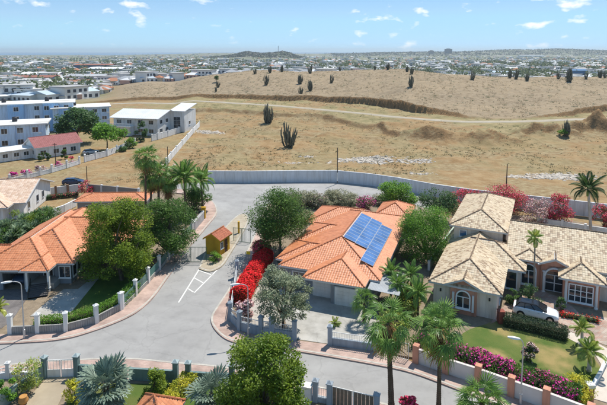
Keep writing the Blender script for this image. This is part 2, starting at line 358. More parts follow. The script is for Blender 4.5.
rows = np.concatenate([np.arange(2, 100, 4.), np.arange(100, 150, .75), np.arange(150, 330, .8), np.arange(330, 460, 2), 460*1.022**np.arange(0, 127)])
cols = np.concatenate([np.arange(-1.5, -.72, .03), np.arange(-.72, .72, .003), np.arange(.72, 1.51, .03)])
U, YY = np.meshgrid(cols, rows); XX = U*YY; ZZ = T(XX, YY)
nr, nc = XX.shape; idx = np.arange(nr*nc).reshape(nr, nc)
Fq = np.stack([idx[:-1,:-1].ravel(), idx[:-1,1:].ravel(), idx[1:,1:].ravel(), idx[1:,:-1].ravel()], 1)
gm = bpy.data.materials.new('dry ground'); gm.use_nodes = True
ground = np_obj('ground', np.stack([XX.ravel(), YY.ravel(), ZZ.ravel()], 1), Fq, gm, smooth=True, kind='structure')
xp = 303.5+500*U; yb = np.interp(xp, BX, BY)
ter = sstep(-1, 3, YY-np.interp(xp, CRX, CY_))
zone = np.zeros((nr, nc, 4), dtype=np.float32); zone[..., 3] = 1
zone[..., 0] = sstep(-.5, 2, YY-yb)*sstep(100, 130, xp)                                          # hillside grass
zone[..., 1] = ter*(1-zone[..., 0])*sstep(.02, .14, fbm(XX/12, YY/18, 3)+.08+.1*sstep(380, 460, xp))+.8*sstep(-.02, .12, fbm(XX/10+9, YY/10, 3))*(1-ter)*sstep(112,118,YY)*.6   # sparse greenish growth
zone[..., 2] = np.maximum(sstep(470, 600, YY), (1-sstep(80, 125, xp))*sstep(290, 360, YY))
at = ground.data.attributes.new('zone', 'FLOAT_COLOR', 'POINT'); at.data.foreach_set('color', zone.reshape(-1, 4).ravel())
t = gm.node_tree; b = t.nodes['Principled BSDF']; b.inputs['Roughness'].default_value = .95; b.inputs['Specular IOR Level'].default_value = .1
L_ = t.links.new
geo = N(t, 'ShaderNodeNewGeometry'); za = N(t, 'ShaderNodeAttribute', attribute_name='zone'); sep = N(t, 'ShaderNodeSeparateColor'); L_(za.outputs['Color'], sep.inputs[0])
def noise_ramp(scale, ca, cb, lo=.35, hi=.65, detail=8, stretch=None):
    n = N(t, 'ShaderNodeTexNoise'); n.inputs['Scale'].default_value = scale; n.inputs['Detail'].default_value = detail; n.inputs['Roughness'].default_value = .65
    if stretch:
        m_ = N(t, 'ShaderNodeMapping'); m_.inputs['Scale'].default_value = stretch; L_(geo.outputs['Position'], m_.inputs[0]); L_(m_.outputs[0], n.inputs['Vector'])
    else: L_(geo.outputs['Position'], n.inputs['Vector'])
    r = N(t, 'ShaderNodeValToRGB'); r.color_ramp.elements[0].position = lo; r.color_ramp.elements[1].position = hi
    r.color_ramp.elements[0].color = (*ca, 1); r.color_ramp.elements[1].color = (*cb, 1); L_(n.outputs[0], r.inputs[0]); return r.outputs[0]
def mixc(f, a, b_):
    m_ = N(t, 'ShaderNodeMixRGB'); L_(f, m_.inputs[0]); L_(a, m_.inputs[1]); L_(b_, m_.inputs[2]); return m_.outputs[0]
dirt = mixc(noise_ramp(.075, (0,0,0), (1,1,1), .46, .54, 10), noise_ramp(.3, (.255,.16,.075), (.375,.265,.14)), noise_ramp(.7, (.35,.28,.16), (.225,.15,.075)))
grassy = noise_ramp(.22, (.19,.17,.08), (.34,.27,.145), .35, .62)
hillc = mixc(noise_ramp(.05, (0,0,0), (1,1,1), .4, .65), noise_ramp(.55, (.35,.275,.185), (.235,.18,.115), .38, .62), noise_ramp(1.1, (.30,.245,.165), (.39,.285,.175), .36, .64))
cityc = mixc(noise_ramp(.012, (0,0,0), (1,1,1), .42, .6), noise_ramp(.03, (.085,.12,.05), (.18,.19,.10)), noise_ramp(.03, (.36,.31,.25), (.24,.23,.20)))
c = mixc(sep.outputs[1], dirt, grassy); c = mixc(sep.outputs[0], c, hillc); c = mixc(sep.outputs[2], c, cityc)
# fresh-cut brown earth where the ground is steep
sx = N(t, 'ShaderNodeSeparateXYZ'); L_(geo.outputs['True Normal'], sx.inputs[0])
mr = N(t, 'ShaderNodeMapRange'); mr.inputs['From Min'].default_value = .90; mr.inputs['From Max'].default_value = .70; L_(sx.outputs[2], mr.inputs['Value'])
inv = N(t, 'ShaderNodeMath', operation='SUBTRACT'); inv.inputs[0].default_value = 1; L_(sep.outputs[2], inv.inputs[1])
mm = N(t, 'ShaderNodeMath', operation='MULTIPLY'); L_(mr.outputs[0], mm.inputs[0]); L_(inv.outputs[0], mm.inputs[1])
c = mixc(mm.outputs[0], c, noise_ramp(.9, (.30,.185,.09), (.20,.125,.062)))
L_(c, b.inputs['Base Color'])
nb = N(t, 'ShaderNodeTexNoise'); nb.inputs['Scale'].default_value = 1.3; nb.inputs['Detail'].default_value = 8; L_(geo.outputs['Position'], nb.inputs['Vector'])
bp = N(t, 'ShaderNodeBump'); bp.inputs['Strength'].default_value = .7; bp.inputs['Distance'].default_value = .35; L_(nb.outputs[0], bp.inputs['Height']); L_(bp.outputs[0], b.inputs['Normal'])

# sea
M_sea = mat('sea', (.01,.075,.19), (.015,.095,.23), .002, rough=.25, spec=.5, bump=.5, bscale=.02)
np_obj('sea', [(-26000,5200,-34),(26000,5200,-34),(26000,25000,-34),(-26000,25000,-34)], [(0,1,2,3)], M_sea, kind='structure')

# graded earth track along the foot of the hill
M_track = mat('graded earth track', (.42,.37,.29), (.34,.29,.21), .25, detail=8, rough=.95)
def drape(name, pts, w, m, lift=.12, n=140):
    pts = np.array(pts); s = np.linspace(0, len(pts)-1, n); k = np.arange(len(pts))
    cx, cy = np.interp(s, k, pts[:,0]), np.interp(s, k, pts[:,1])
    for _ in range(6): cx[1:-1] = (cx[:-2]+2*cx[1:-1]+cx[2:])/4; cy[1:-1] = (cy[:-2]+2*cy[1:-1]+cy[2:])/4
    tx, ty = np.gradient(cx), np.gradient(cy); L = np.hypot(tx, ty); nx, ny = -ty/L, tx/L
    V = []; wn = w*(1+.35*fbm(s*.8, s*0))
    offs = np.array([-1, -.8, -.4, 0, .4, .8, 1])*.5
    zs0 = T(cx, cy)
    for j, o_ in enumerate(offs):
        X = cx+nx*o_*wn; Y = cy+ny*o_*wn; Z = T(X, Y)+(lift if 0 < j < 6 else -.3)
        V.append(np.stack([X, Y, Z], 1))
    V = np.stack(V, 1); m7 = len(offs); ii = np.arange(n*m7).reshape(n, m7)
    F = np.stack([ii[:-1,:-1].ravel(), ii[1:,:-1].ravel(), ii[1:,1:].ravel(), ii[:-1,1:].ravel()], 1)
    return np_obj(name, V.reshape(-1, 3), F[:, ::-1], m, smooth=True, kind='structure')
track = []
for x in np.arange(60, 720, 12):
    y = float(np.interp(x, RDX, RY)); track.append(((x-303.5)/500*y, y))
drape('dirt_track', track, 5.5, M_track, n=220)

# ------------------------------------------------------------------ roads and pavements
def sheet(name, px, z, m, z0=None, kind='structure'):
    pts = [tuple(G(a, b_, max(z, 0)).xy) for a, b_ in px]
    mb = MB()
    if z0 is None:
        a = sum(pts[i][0]*pts[(i+1)%len(pts)][1]-pts[(i+1)%len(pts)][0]*pts[i][1] for i in range(len(pts)))
        if a < 0: pts = pts[::-1]
        mb.add([(p[0], p[1], z) for p in pts], [tuple(range(len(pts)))])
    else: mb.prism(pts, z0, z)
    o = mb.build(name, m, kind=kind); return o
def smooth_px(pts, n=4):
    """Catmull-Rom through photo points"""
    out = []; P = [pts[0]]+list(pts)+[pts[-1]]
    for i in range(1, len(P)-2):
        for k in range(n):
            u = k/n; a, b_, c_, d = (np.array(P[i+j-1], dtype=float) for j in range(4))
            out.append(tuple(.5*((2*b_)+(-a+c_)*u+(2*a-5*b_+4*c_-d)*u*u+(-a+3*b_-3*c_+d)*u**3)))
    out.append(tuple(pts[-1])); return out
KL = smooth_px([(-60,345),(0,343.5),(30,342),(52,340.3),(73,336.8),(94,330.5),(112,324),(130,316),(142,308),(154,296.5),(169.5,275),(179,262),(187,249.5),(197,238.5),(209,224),(215.5,216),(217,210),(214,203),(206,197),(190,194),(170,193)])
KR = smooth_px([(435,211),(400,203),(350,197.5),(310,196.5),(284,198),(270,203),(262,214),(257,229),(251,243),(245,256),(237.5,272),(229,289),(217.5,306.5),(212.5,314.5),(211,321),(214,328),(221,335.5),(231,341),(250,345.5),(275,348.5),(300,351.5),(340,358.2),(378,365),(412,372.6),(450,386.5),(490,402),(560,432)])
KB = smooth_px([(520,450),(440,419),(387,405),(332,390.5),(270,376.5),(219,367),(173,363),(127,359),(60,361),(0,366),(-60,373)])
wall_px = [(150,184),(205,181.6),(250,181.6),(300,181),(337,181),(370,184.5),(397,188.6),(432,195.5),(470,201)]
road = sheet('road', KL+[(170,184.5)]+wall_px[1:8]+KR+KB, 0, M_asphalt)
def kerb(px, side):
    pts = [Vector(G(a, b_, .0)) for a, b_ in px]; mb = MB(); n = len(pts); off = []
    for i in range(n):
        d = (pts[min(i+1,n-1)]-pts[max(i-1,0)]).normalized(); off.append(Vector((-d.y, d.x, 0))*side)
    for i in range(n-1):
        a0, a1 = pts[i], pts[i]+off[i]*.2; b0, b1 = pts[i+1], pts[i+1]+off[i+1]*.2
        V = [a0, a1, b1, b0]; mb.add([(p.x, p.y, -.1) for p in V]+[(p.x, p.y, .135) for p in V], [(4,5,6,7),(0,4,7,3),(1,2,6,5)] )
    return mb.build('kerb', M_kerb, kind='structure')
kerb(KL, 1); kerb(KR, 1); kerb(KB, 1)
# pavements (inner edge lies under the garden walls)
SWL_in = [(170,188),(190,190),(198,196),(204,206),(203,216),(195,229),(183.5,242),(172.5,256),(160,270.5),(148.5,283.5),(136,296),(121.5,310),(97,323.5),(66,331),(38,332.8),(10,333.8),(-60,337)]
sheet('pavement', KL+SWL_in, .12, M_pave, -.1)
SWR_in = [(560,412),(546,407),(511,395.5),(478,383.5),(443,372),(416,362.5),(378,351.5),(330,344.5),(294.5,340.2),(272,336.8),(261,335.7),(240,330),(230.5,321),(232,308),(240,286),(249,266),(256,252),(261,238),(266,222),(272,208),(286,201),(310,199),(350,200),(400,206),(435,214)]
sheet('pavement', KR+SWR_in, .12, M_pave, -.1)
KB_in = [(-60,381),(0,374),(45,377.5),(77,376),(127,379),(176,382.5),(230,385),(270,392),(312,401),(332,405),(376,416),(440,432),(520,462)]
sheet('pavement', KB+KB_in, .12, M_pave, -.1)
# traffic island with the gatehouse
ISL = smooth_px([(199,268.5),(204,256),(212,243),(224,229),(236,217),(244,214),(249,219),(244,231),(237,243),(229,256),(222,266),(210,271.5),(199,268.5)], 3)[:-1]
sheet('traffic_island', ISL, .12, mat('island paving', (.46,.40,.30), (.36,.30,.22), .9, rough=.9), -.1)
kerb([(p[0], p[1]) for p in ISL]+[ISL[0]], -1)
# road paint in front of the island
def paint(p, q, w=.16):
    a, c_ = G(*p), G(*q); d = (c_-a).normalized(); n_ = Vector((-d.y, d.x, 0))*w/2
    V = [a-n_, c_-n_, c_+n_, a+n_]
    MB().add([(v.x, v.y, .006) for v in V], [(0,1,2,3)]).build('road_marking', M_paint, kind='structure')
paint((200,268),(178.5,302.5)); paint((223,264),(194.3,292.7)); paint((188.3,288.7),(193.6,292.2)); paint((194.2,277.8),(203,282.7)); paint((199.5,270.5),(213,275.4))
# gardens and drives
sheet('garden', SWL_in[0:]+[(-60,240),(60,215),(140,200),(165,189)], .1, M_soil, -.1)
sheet('lawn', [(72,308),(97,278),(108,270),(155,266),(150,277),(136,292),(121,306),(98,317),(74,319)], .13, M_lawn, -.05)
sheet('path', [(30,316),(48,301),(64,289),(78,289),(97,274),(100,276.5),(73,310),(62,318)], .14, M_conc, -.05)
sheet('driveway', [(-40,300),(5,289),(32,289),(24,303),(12,320),(2,328),(-40,330)], .13, M_pave_grey, -.05)
sheet('garden', SWR_in[6:20]+[(320,198),(400,204),(452,218),(462,232),(432,262),(424,300),(418,358)], .1, M_soil, -.1)
sheet('driveway', [(297,339),(330,344),(376,350.5),(382,330),(374,300),(350,296),(312,288),(292,292),(282,310),(288,330)], .13, M_conc, -.05)
sheet('path', [(238,318),(246,326),(262,333),(283,336),(286,300),(282,272),(275,258),(268,262),(254,296)], .13, M_gravel, -.05)
sheet('garden', [(418,361),(424,300),(433,262),(470,225),(480,214),(540,216),(607,226),(720,240),(720,470),(560,412),(511,395),(478,383)], .1, M_soil, -.1)
sheet('lawn', smooth_px([(452,353),(463,333),(486,324),(506,318),(540,327),(568,336),(584,349),(597,362),(600,370),(592,386),(570,392),(540,384),(500,368),(452,353)],3)[:-1], .13, M_lawn2, -.05)
sheet('forecourt', [(490,324),(500,309),(516,298),(540,290),(565,299),(580,314),(640,322),(640,356),(594,341),(570,331),(505,317)], .135, M_forecourt, -.05)
sheet('path', [(564,336),(570,331.5),(594,341),(612,351),(640,365),(640,412),(592,398),(594,386),(601,374),(601,364),(596,356),(584,346.5)], .15, mat('cream path', (.62,.55,.47), (.52,.45,.38), .8), -.05)
sheet('garden', KB_in[1:-1]+[(440,520),(-80,520),(-80,384)], .1, M_soil, -.1)
sheet('driveway', [(47,377.5),(76,376.5),(66,388),(58,405),(50,440),(0,440),(30,396)], .13, mat('tan concrete', (.42,.35,.25), (.33,.27,.19), .5, detail=8), -.05)
sheet('lawn', [(92,383),(176,384),(230,387),(225,440),(60,440),(68,398),(78,388)], .13, M_lawn, -.05)

# ------------------------------------------------------------------ building helpers
def in_poly(P, px, py):
    inside = np.zeros(px.shape, bool); n = len(P); j = n-1
    for i in range(n):
        xi, yi = P[i]; xj, yj = P[j]
        cnd = ((yi > py) != (yj > py)) & (px < (xj-xi)*(py-yi)/((yj-yi) if abs(yj-yi) > 1e-9 else 1e-9)+xi)
        inside ^= cnd; j = i
    return inside
def tile_plane(poly, tw, tl, hh=.018):
    p = [Vector(q) for q in poly]; u = (p[1]-p[0]).normalized(); n = (p[1]-p[0]).cross(p[2]-p[0]).normalized(); v = n.cross(u)
    Q = [((q-p[0]).dot(u), (q-p[0]).dot(v)) for q in p]
    um = min(q[0] for q in Q); uM = max(q[0] for q in Q); vM = max(q[1] for q in Q)
    cu, cv = np.meshgrid(np.arange(um+tw/2, uM, tw), np.arange(tl/2, vM, tl)); cu = cu.ravel(); cv = cv.ravel()
    k = in_poly(Q, cu, cv); cu = cu[k]; cv = cv[k]
    if len(cu) == 0: return np.zeros((0,3)), np.zeros((0,4), int)
    o = np.array(p[0]); u = np.array(u); v = np.array(v); n = np.array(n)
    jit = np.random.RandomState(len(cu)).rand(len(cu))*.014
    V = []
    for (dv, lift) in ((-tl*.54, .020), (tl*.5, .004)):
        for du, h in ((-.5, 0), (-.2, hh), (.2, hh), (.5, 0)):
            V.append(o+np.outer(cu+du*tw*.97, u)+np.outer(cv+dv, v)+np.outer(lift+h+jit, n))
    V = np.stack(V, 1); m = len(cu); b0 = (np.arange(m)*8)[:, None]
    F = np.concatenate([b0+np.array([[0,1,5,4]]), b0+np.array([[1,2,6,5]]), b0+np.array([[2,3,7,6]]), b0+np.array([[0,3,2,1]])], 0)
    return V.reshape(-1, 3), F
class Roof:
    def __init__(s, tw=.30, tl=.36): s.deck = MB(); s.caps = MB(); s.V = []; s.F = []; s.n = 0; s.tw = tw; s.tl = tl
    def plane(s, poly, th=.2):
        p = [Vector(q) for q in poly]
        if (p[1]-p[0]).cross(p[2]-p[0]).z < 0: p = [p[1], p[0]]+p[:1:-1]
        s.deck.slab(p, th); V, F = tile_plane(p, s.tw, s.tl); s.V.append(V); s.F.append(F+s.n); s.n += len(V)
    def cap(s, a, b_, r=.10):
        a, b_ = Vector(a), Vector(b_); L = (b_-a).length; k = max(1, int(L/.42))
        for i in range(k):
            q0 = a.lerp(b_, i/k); q1 = a.lerp(b_, (i+1.08)/k); s.caps.tube([q0+Vector((0,0,.05)), q1+Vector((0,0,.02))], [r, r*.86], 6)
    def hip(s, x0, y0, x1, y1, ze, sl, axis=None, g0=False, g1=False, caps=True, inner=None):
        axis = axis or ('y' if (y1-y0) >= (x1-x0) else 'x')
        if axis == 'y': a0, a1, b0, b1 = y0, y1, x0, x1; P = lambda a, b_, z: (b_, a, z)
        else: a0, a1, b0, b1 = x0, x1, y0, y1; P = lambda a, b_, z: (a, b_, z)
        hb = (b1-b0)/2; bm_ = (b0+b1)/2; zr = ze+hb*sl; i0 = 0 if g0 else hb; i1 = 0 if g1 else hb
        r0, r1 = P(a0+i0, bm_, zr), P(a1-i1, bm_, zr); A, B, C, E = P(a0,b0,ze), P(a0,b1,ze), P(a1,b1,ze), P(a1,b0,ze)
        s.plane([A, E, r1, r0]) ; s.plane([C, B, r0, r1])
        if not g0: s.plane([A, B, r0])
        if not g1: s.plane([E, C, r1])
        if caps:
            if (Vector(r0)-Vector(r1)).length > .3: s.cap(r0, r1)
            if not g0: s.cap(A, r0); s.cap(B, r0)
            if not g1: s.cap(E, r1); s.cap(C, r1)
        return zr
    def build(s, parent, tiles, capm, deckm):
        d = s.deck.build('roof', deckm, parent)
        np_obj('roof_tiles', np.concatenate(s.V), np.concatenate(s.F), tiles, d, kind='stuff')
        s.caps.build('ridge_cap', capm, d, kind='stuff')
        return d
def window(parent, x, y, z, yaw, w, h, nx=2, ny=1, arch=False, fm=None, fw=.08, gm_=None, name='window', sill=True, depth=.06):
    fm = fm or M_frame; mb = MB()
    def bar(x0, z0, x1, z1, d=depth): mb.box(x0, -d, z0, x1, .04, z1)
    bar(-w/2-fw, -fw, w/2+fw, 0); bar(-w/2-fw, 0, -w/2, h); bar(w/2, 0, w/2+fw, h)
    if not arch: bar(-w/2-fw, h, w/2+fw, h+fw)
    for i in range(1, nx): xx = -w/2+w*i/nx; bar(xx-fw*.35, 0, xx+fw*.35, h, depth*.7)
    for j in range(1, ny+(1 if arch else 0)): zz = h*j/ny; bar(-w/2, zz-fw*.3, w/2, zz+fw*.3, depth*.6)
    pts = [(-w/2, 0), (w/2, 0)]
    if arch:
        for k in range(0, 13):
            a = math.pi*k/12; pts.append((w/2*math.cos(a), h+w/2*math.sin(a)))
        for k in range(12):
            a, b_ = math.pi*k/12, math.pi*(k+1)/12; r0, r1 = w/2, w/2+fw
            q = [(r0*math.cos(a), h+r0*math.sin(a)), (r1*math.cos(a), h+r1*math.sin(a)), (r1*math.cos(b_), h+r1*math.sin(b_)), (r0*math.cos(b_), h+r0*math.sin(b_))]
            mb.add([(c_[0], -depth, c_[1]) for c_ in q]+[(c_[0], .04, c_[1]) for c_ in q], [(3,2,1,0),(0,1,5,4),(1,2,6,5),(2,3,7,6),(3,0,4,7)])
    else: pts += [(w/2, h), (-w/2, h)]
    o = mb.build(name, fm, parent, (x, y, z), yaw)
    p = MB(); p.add([(a, -.018, c_) for a, c_ in pts]+[(a, .02, c_) for a, c_ in pts], [tuple(range(len(pts)))]+[(i+len(pts), (i+1)%len(pts)+len(pts), (i+1)%len(pts), i) for i in range(len(pts))])
    p.build('pane', gm_ or M_glass, o)
    if sill: MB().box(-w/2-fw-.06, -depth-.1, -fw-.07, w/2+fw+.06, .03, -fw-.004).build('sill', fm, o)
    return o
def panel_door(parent, x, y, z, yaw, w, h, m, fm=None, ribs=0, name='door', handle=True):
    mb = MB().box(-w/2, -.05, 0, w/2, .03, h)
    for i in range(ribs): zz = h*(i+.5)/ribs; mb.box(-w/2+.04, -.075, zz-h/ribs*.42, w/2-.04, -.045, zz+h/ribs*.42)
    o = mb.build(name, m, parent, (x, y, z), yaw)
    f = MB().box(-w/2-.1, -.08, 0, -w/2-.004, .03, h+.1).box(w/2+.004, -.08, 0, w/2+.1, .03, h+.1).box(-w/2-.004, -.08, h+.004, w/2+.004, .03, h+.1)
    f.build('frame', fm or M_frame, o)
    if handle: MB().box(w/2-.2, -.12, 1.0, w/2-.06, -.06, 1.06).build('handle', M_metal, o)
    return o
def walls(parent, boxes, m, name='wall'):
    for x0, y0, x1, y1, z0, z1 in boxes: MB().box(x0, y0, z0, x1, y1, z1).build(name, m, parent)
PI = math.pi
M_soffit = mat('painted soffit', (.55,.54,.52))

# ------------------------------------------------------------------ house with the solar panels
hm = thing('solar_house', 'long orange tiled house with blue solar panels and two white garage doors', 'house', (6.52, 52.81, 0), R(-20))
walls(hm, [(-10.4, 2.9, .7, 24.9, 0, 2.9), (-3.9, .75, -.35, 2.9, 0, 2.9), (-6.6, 1.9, -3.9, 2.9, 0, 2.9), (-12.5, 18.3, -10.4, 25.6, 0, 2.9), (-11.2, 11.2, -10.4, 17.3, 0, 2.9), (-11.4, 4.6, -10.4, 10, 0, 2.9), (-3.4, 24.9, .9, 31.4, 0, 2.9)], M_grey)
rf = Roof()
rf.hip(-11.0, 2.2, 1.5, 25.5, 3.0, .36)
rf.hip(-7.1, -.05, .25, 9, 3.02, .36, 'y', g1=True)
rf.hip(-13.2, 17.6, -4.8, 26.3, 3.03, .37, 'x', g1=True)
rf.hip(-11.9, 10.6, -4.8, 18.1, 3.01, .37, 'x', g1=True)
rf.hip(-12.1, 3.9, -4.8, 10.7, 2.98, .37, 'x', g1=True)
rf.hip(-4.0, 25.2, 1.6, 32, 2.95, .50)
rf.build(hm, M_orange, M_orange_cap, M_soffit)
panel_door(hm, -2.1, .75, .1, 0, 2.6, 2.15, M_white, M_bluegrey, 5, 'garage_door', False)
panel_door(hm, -5.3, 1.9, .1, 0, 2.3, 2.15, M_white, M_bluegrey, 5, 'garage_door', False)
for yy in (5.5, 9.5, 14, 20): window(hm, .7, yy, 1, PI/2, 1.5, 1.2, 2, 1)
for yy, xx in ((7.3,-11.4),(14.2,-11.2),(21.9,-12.5)): window(hm, xx, yy, 1, -PI/2, 1.6, 1.2, 2, 1)
window(hm, -8.6, 2.9, 1, 0, 1.5, 1.2, 2, 1)
# photovoltaic array on the long right slope
M_cell = brick_mat('solar cells', (.07,.16,.36), (.085,.185,.40), (.20,.30,.50), 6.2, rough=.25, rot=R(20), bw=1.0, rh=1.0, msize=.02)
M_alu = mat('aluminium frame', (.50,.54,.60), rough=.4)
pv = thing('solar_array', 'blue solar panels in three columns on the orange tiled roof', 'solar panels', (6.52, 52.81, 0), R(-20))
gmesh = MB().box(.03, .03, 0, 1.60, .95, .035).mesh('solar_panel', M_cell)
fmesh = MB().box(0,0,-.01,1.63,.028,.045).box(0,.952,-.01,1.63,.98,.045).box(0,.0285,-.01,.028,.9515,.045).box(1.602,.0285,-.01,1.63,.9515,.045).mesh('frame', M_alu)
ang = math.atan(.36)
for ci, (y0, n_) in enumerate(((8.1, 10), (8.0, 10), (4.4, 13))):
    for k in range(n_):
        x = -4.45+ci*1.66*math.cos(ang)
        o = obj_from('solar_panel', gmesh, pv, (x, y0+k*1.0, 3.0+.36*(1.5-x)+.17), (0, ang, 0)); obj_from('frame', fmesh, o)
# grey sheet-metal lean-to beside the garages
cp = thing('carport', 'grey corrugated metal lean-to roof beside the garages', 'carport', (6.52, 52.81, 0), R(-20))
mb = MB(); kx = 22
for i in range(kx):
    xa = .45+i*.16
    for q0, q1, h0, h1 in ((0, .08, .0, .035), (.08, .16, .035, 0)):
        pts = [(xa+q0, .4, 2.75-(xa+q0)*.05+h0), (xa+q1, .4, 2.75-(xa+q1)*.05+h1), (xa+q1, 5.6, 2.95-(xa+q1)*.05+h1), (xa+q0, 5.6, 2.95-(xa+q0)*.05+h0)]
        mb.slab(pts, .03)
mb.build('roof_sheet', mat('corrugated sheet', (.40,.42,.43), (.33,.34,.35), 1.2, rough=.55), cp)
for xx, yy in ((3.7, .6), (3.7, 5.3), (.6, .6)): MB().cbox((xx, yy, .1), .1, .1, 2.45).build('post', M_metal, cp)

# ------------------------------------------------------------------ left house
hl = thing('garden_house', 'grey house with orange tiled roof, white porch columns and open garage', 'house', (0,0,0))
walls(hl, [(-37.6, 63.6, -33.4, 77.5, 0, 2.9), (-33.398, 61.2, -29.0, 77.45, 0, 2.895), (-30.4, 59.8, -29.0, 61.2, 0, 2.9), (-31.2, 60.2, -30.4, 61.2, 0, 2.9), (-33.4, 60.6, -31.2, 61.2, 0, 2.9)], M_grey)
walls(hl, [(-37.0, 58.1, -36.5, 58.35, 0, 2.9), (-33.9, 58.1, -33.4, 58.35, 0, 2.9), (-36.5, 58.1, -33.9, 58.35, 2.2, 2.9), (-33.65, 58.352, -33.402, 63.6, 0, 2.89), (-37.25, 58.352, -37.0, 63.6, 0, 2.89), (-41.0, 58.1, -40.2, 58.35, 0, 2.9), (-40.2, 58.1, -37.0, 58.35, 2.2, 2.9), (-41, 61.2, -37.6, 64, 0, 2.85)], M_grey, 'garage_wall')
walls(hl, [(-28.9, 66, -24.5, 74, 0, 2.9)], M_grey)
rf = Roof()
rf.hip(-38.3, 59.1, -28.2, 78.3, 3.0, .50)
rf.hip(-39.7, 57.2, -30.4, 73, 2.98, .50, 'y', g1=True)
rf.hip(-33.9, 56.95, -30.35, 62, 3.0, .46, 'y', g1=True)
rf.hip(-43.5, 57.3, -37.0, 65, 2.95, .42, 'x', g1=True)
rf.hip(-34, 63.0, -24.0, 75, 2.97, .42, 'x', g0=True)
rf.build(hl, M_orange, M_orange_cap, M_soffit)
panel_door(hl, -38.6, 58.1, .1, 0, 2.9, 2.1, M_white, None, 4, 'garage_door', False)
window(hl, -29.75, 59.8, .95, 0, 1.3, 1.35, 2, 1, fw=.1)
for yy in (60.8, 62.1, 63.4): window(hl, -29.0, yy, .85, PI/2, .9, 1.4, 1, 1, fw=.09)
panel_door(hl, -32.2, 60.6, .8, 0, 1.1, 2.0, mat('dark timber door', (.05,.035,.025)), None, 3)
for xx in (-33.35, -30.75): MB().cbox((xx, 57.75, 0), .26, .26, 2.9).cbox((xx, 57.75, .5), .36, .36, .12).cbox((xx, 57.75, 2.6), .36, .36, .14).build('porch_column', M_white, hl)
MB().box(-33.4, 58.4, 0, -30.45, 60.58, .8).build('porch_floor', M_conc, hl)
# stairs up to the porch
st = thing('front_steps', 'dark grey front steps with black railings leading to the porch', 'steps', (-32.1, 58.35, 0), R(-160))
for i in range(8): MB().box(-1.05, .3*i, 0, 1.05, .3*(i+1), .8-.1*i+.0).build('step', mat('grey step', (.13,.125,.125), (.10,.095,.095), 2), st)
for s_ in (-1, 1):
    m_ = MB(); m_.tube([(s_*1.0, 0, 1.65), (s_*1.0, 2.4, .95)], .03, 6); m_.tube([(s_*1.0, 0, 1.2), (s_*1.0, 2.4, .5)], .02, 6)
    for i in range(9): m_.tube([(s_*1.0, .02+.295*i, .7-.09*i), (s_*1.0, .02+.295*i, 1.64-.086*i)], .016, 5)
    m_.build('railing', M_dark, st)

# ------------------------------------------------------------------ right-hand house
hr = thing('pink_house', 'pink house with mixed beige tiles, salmon gables and white arched windows', 'house', (14.09, 54.01, 0), R(-26))
walls(hr, [(.5, .5, 7.2, 15, 0, 3.1), (7.2, 8.5, 9.2, 15, 0, 3.1), (.5, 13.8, 6.7, 29, 3.1, 5.4), (.5, 15, 6.7, 29, 0, 3.1), (17.4, 10.2, 27, 22, 0, 3.3), (8.0, 11.0, 17.4, 22, 0, 3.5)], M_pinkwall)
walls(hr, [(8.7, 10.4, 11.4, 11.0, 0, 3.5), (11.4, 10.0, 14.4, 10.3, 2.7, 3.6), (11.4, 10.0, 11.6, 10.3, 0, 2.7), (14.2, 10.0, 14.4, 10.3, 0, 2.7), (13.75, 7.95, 17.4, 11.0, 0, 3.1)], M_salmon)
rf = Roof(.27, .34)
rf.hip(0, 0, 7.8, 16, 3.2, .46, 'y', g1=True)
rf.hip(1.6, -.12, 6.0, 5, 3.21, .46, 'y', g0=True, g1=True)
rf.hip(3.0, 7.3, 9.8, 15, 3.19, .46, 'x', g0=True)
rf.hip(-.1, 13.2, 7.3, 29.6, 5.5, .42)
rf.hip(7.4, 9.9, 27.5, 22.6, 3.65, .42, 'x', g0=True)
rf.hip(8.2, 9.8, 11.8, 14, 3.68, .42, 'y', g1=True)
rf.hip(11.2, 9.5, 14.6, 15, 3.72, .45, 'y', g0=True, g1=True)
rf.hip(13.2, 7.4, 18.0, 15, 3.2, .50, 'y', g1=True)
rf.hip(17.2, 9.6, 26, 15, 3.22, .45, 'x', g0=True)
rf.build(hr, M_beige, M_beige_cap, M_soffit)
def gable(parent, x0, x1, y, z, hgt, m):
    mb = MB(); P3 = [(x0, z), (x1, z), ((x0+x1)/2, z+hgt)]
    mb.add([(a, y, c_) for a, c_ in P3]+[(a, y+.25, c_) for a, c_ in P3], [(0,1,2),(5,4,3),(0,3,4,1),(1,4,5,2),(2,5,3,0)])
    mb.build('gable', m, parent)
    for a, b_ in ((P3[0], P3[2]), (P3[2], P3[1])):
        d = Vector((b_[0]-a[0], 0, b_[1]-a[1])); L = d.length; d.normalize(); u = Vector((-d.z, 0, d.x))
        A = Vector((a[0], y-.18, a[1]))-d*.25; B_ = Vector((b_[0], y-.18, b_[1]))
        q = [A, B_, B_+u*.16, A+u*.16]; MB().add([tuple(v) for v in q]+[(v.x, v.y+.15, v.z) for v in q], [(0,1,2,3),(7,6,5,4),(0,4,5,1),(1,5,6,2),(2,6,7,3),(3,7,4,0)]).build('gable_trim', M_white, parent)
gable(hr, 1.8, 5.8, .3, 3.0, .92, M_salmon)
gable(hr, 11.3, 14.5, 9.75, 3.5, .72, M_salmon)
MB().box(2.4, .12, .0, 5.2, .49, 3.0).build('gable_panel', M_salmon, hr)
window(hr, 3.8, .12, .9, 0, 1.3, 1.2, 2, 1, arch=True, fw=.14, depth=.1)
for xx in (2.75, 4.85): MB().cbox((xx, .02, .6), .22, .18, 1.9).build('pilaster', M_white, hr)
for xx in (1.3, 6.5): MB().cbox((xx, .42, 2.1), .16, .16, .3).build('wall_lamp', M_dark, hr)
window(hr, 10.05, 10.4, .5, 0, 1.5, 1.7, 2, 1, arch=True, fw=.15, depth=.1)
window(hr, 8.2, 8.5, .4, 0, 1.1, 2.0, 1, 1, fw=.1)
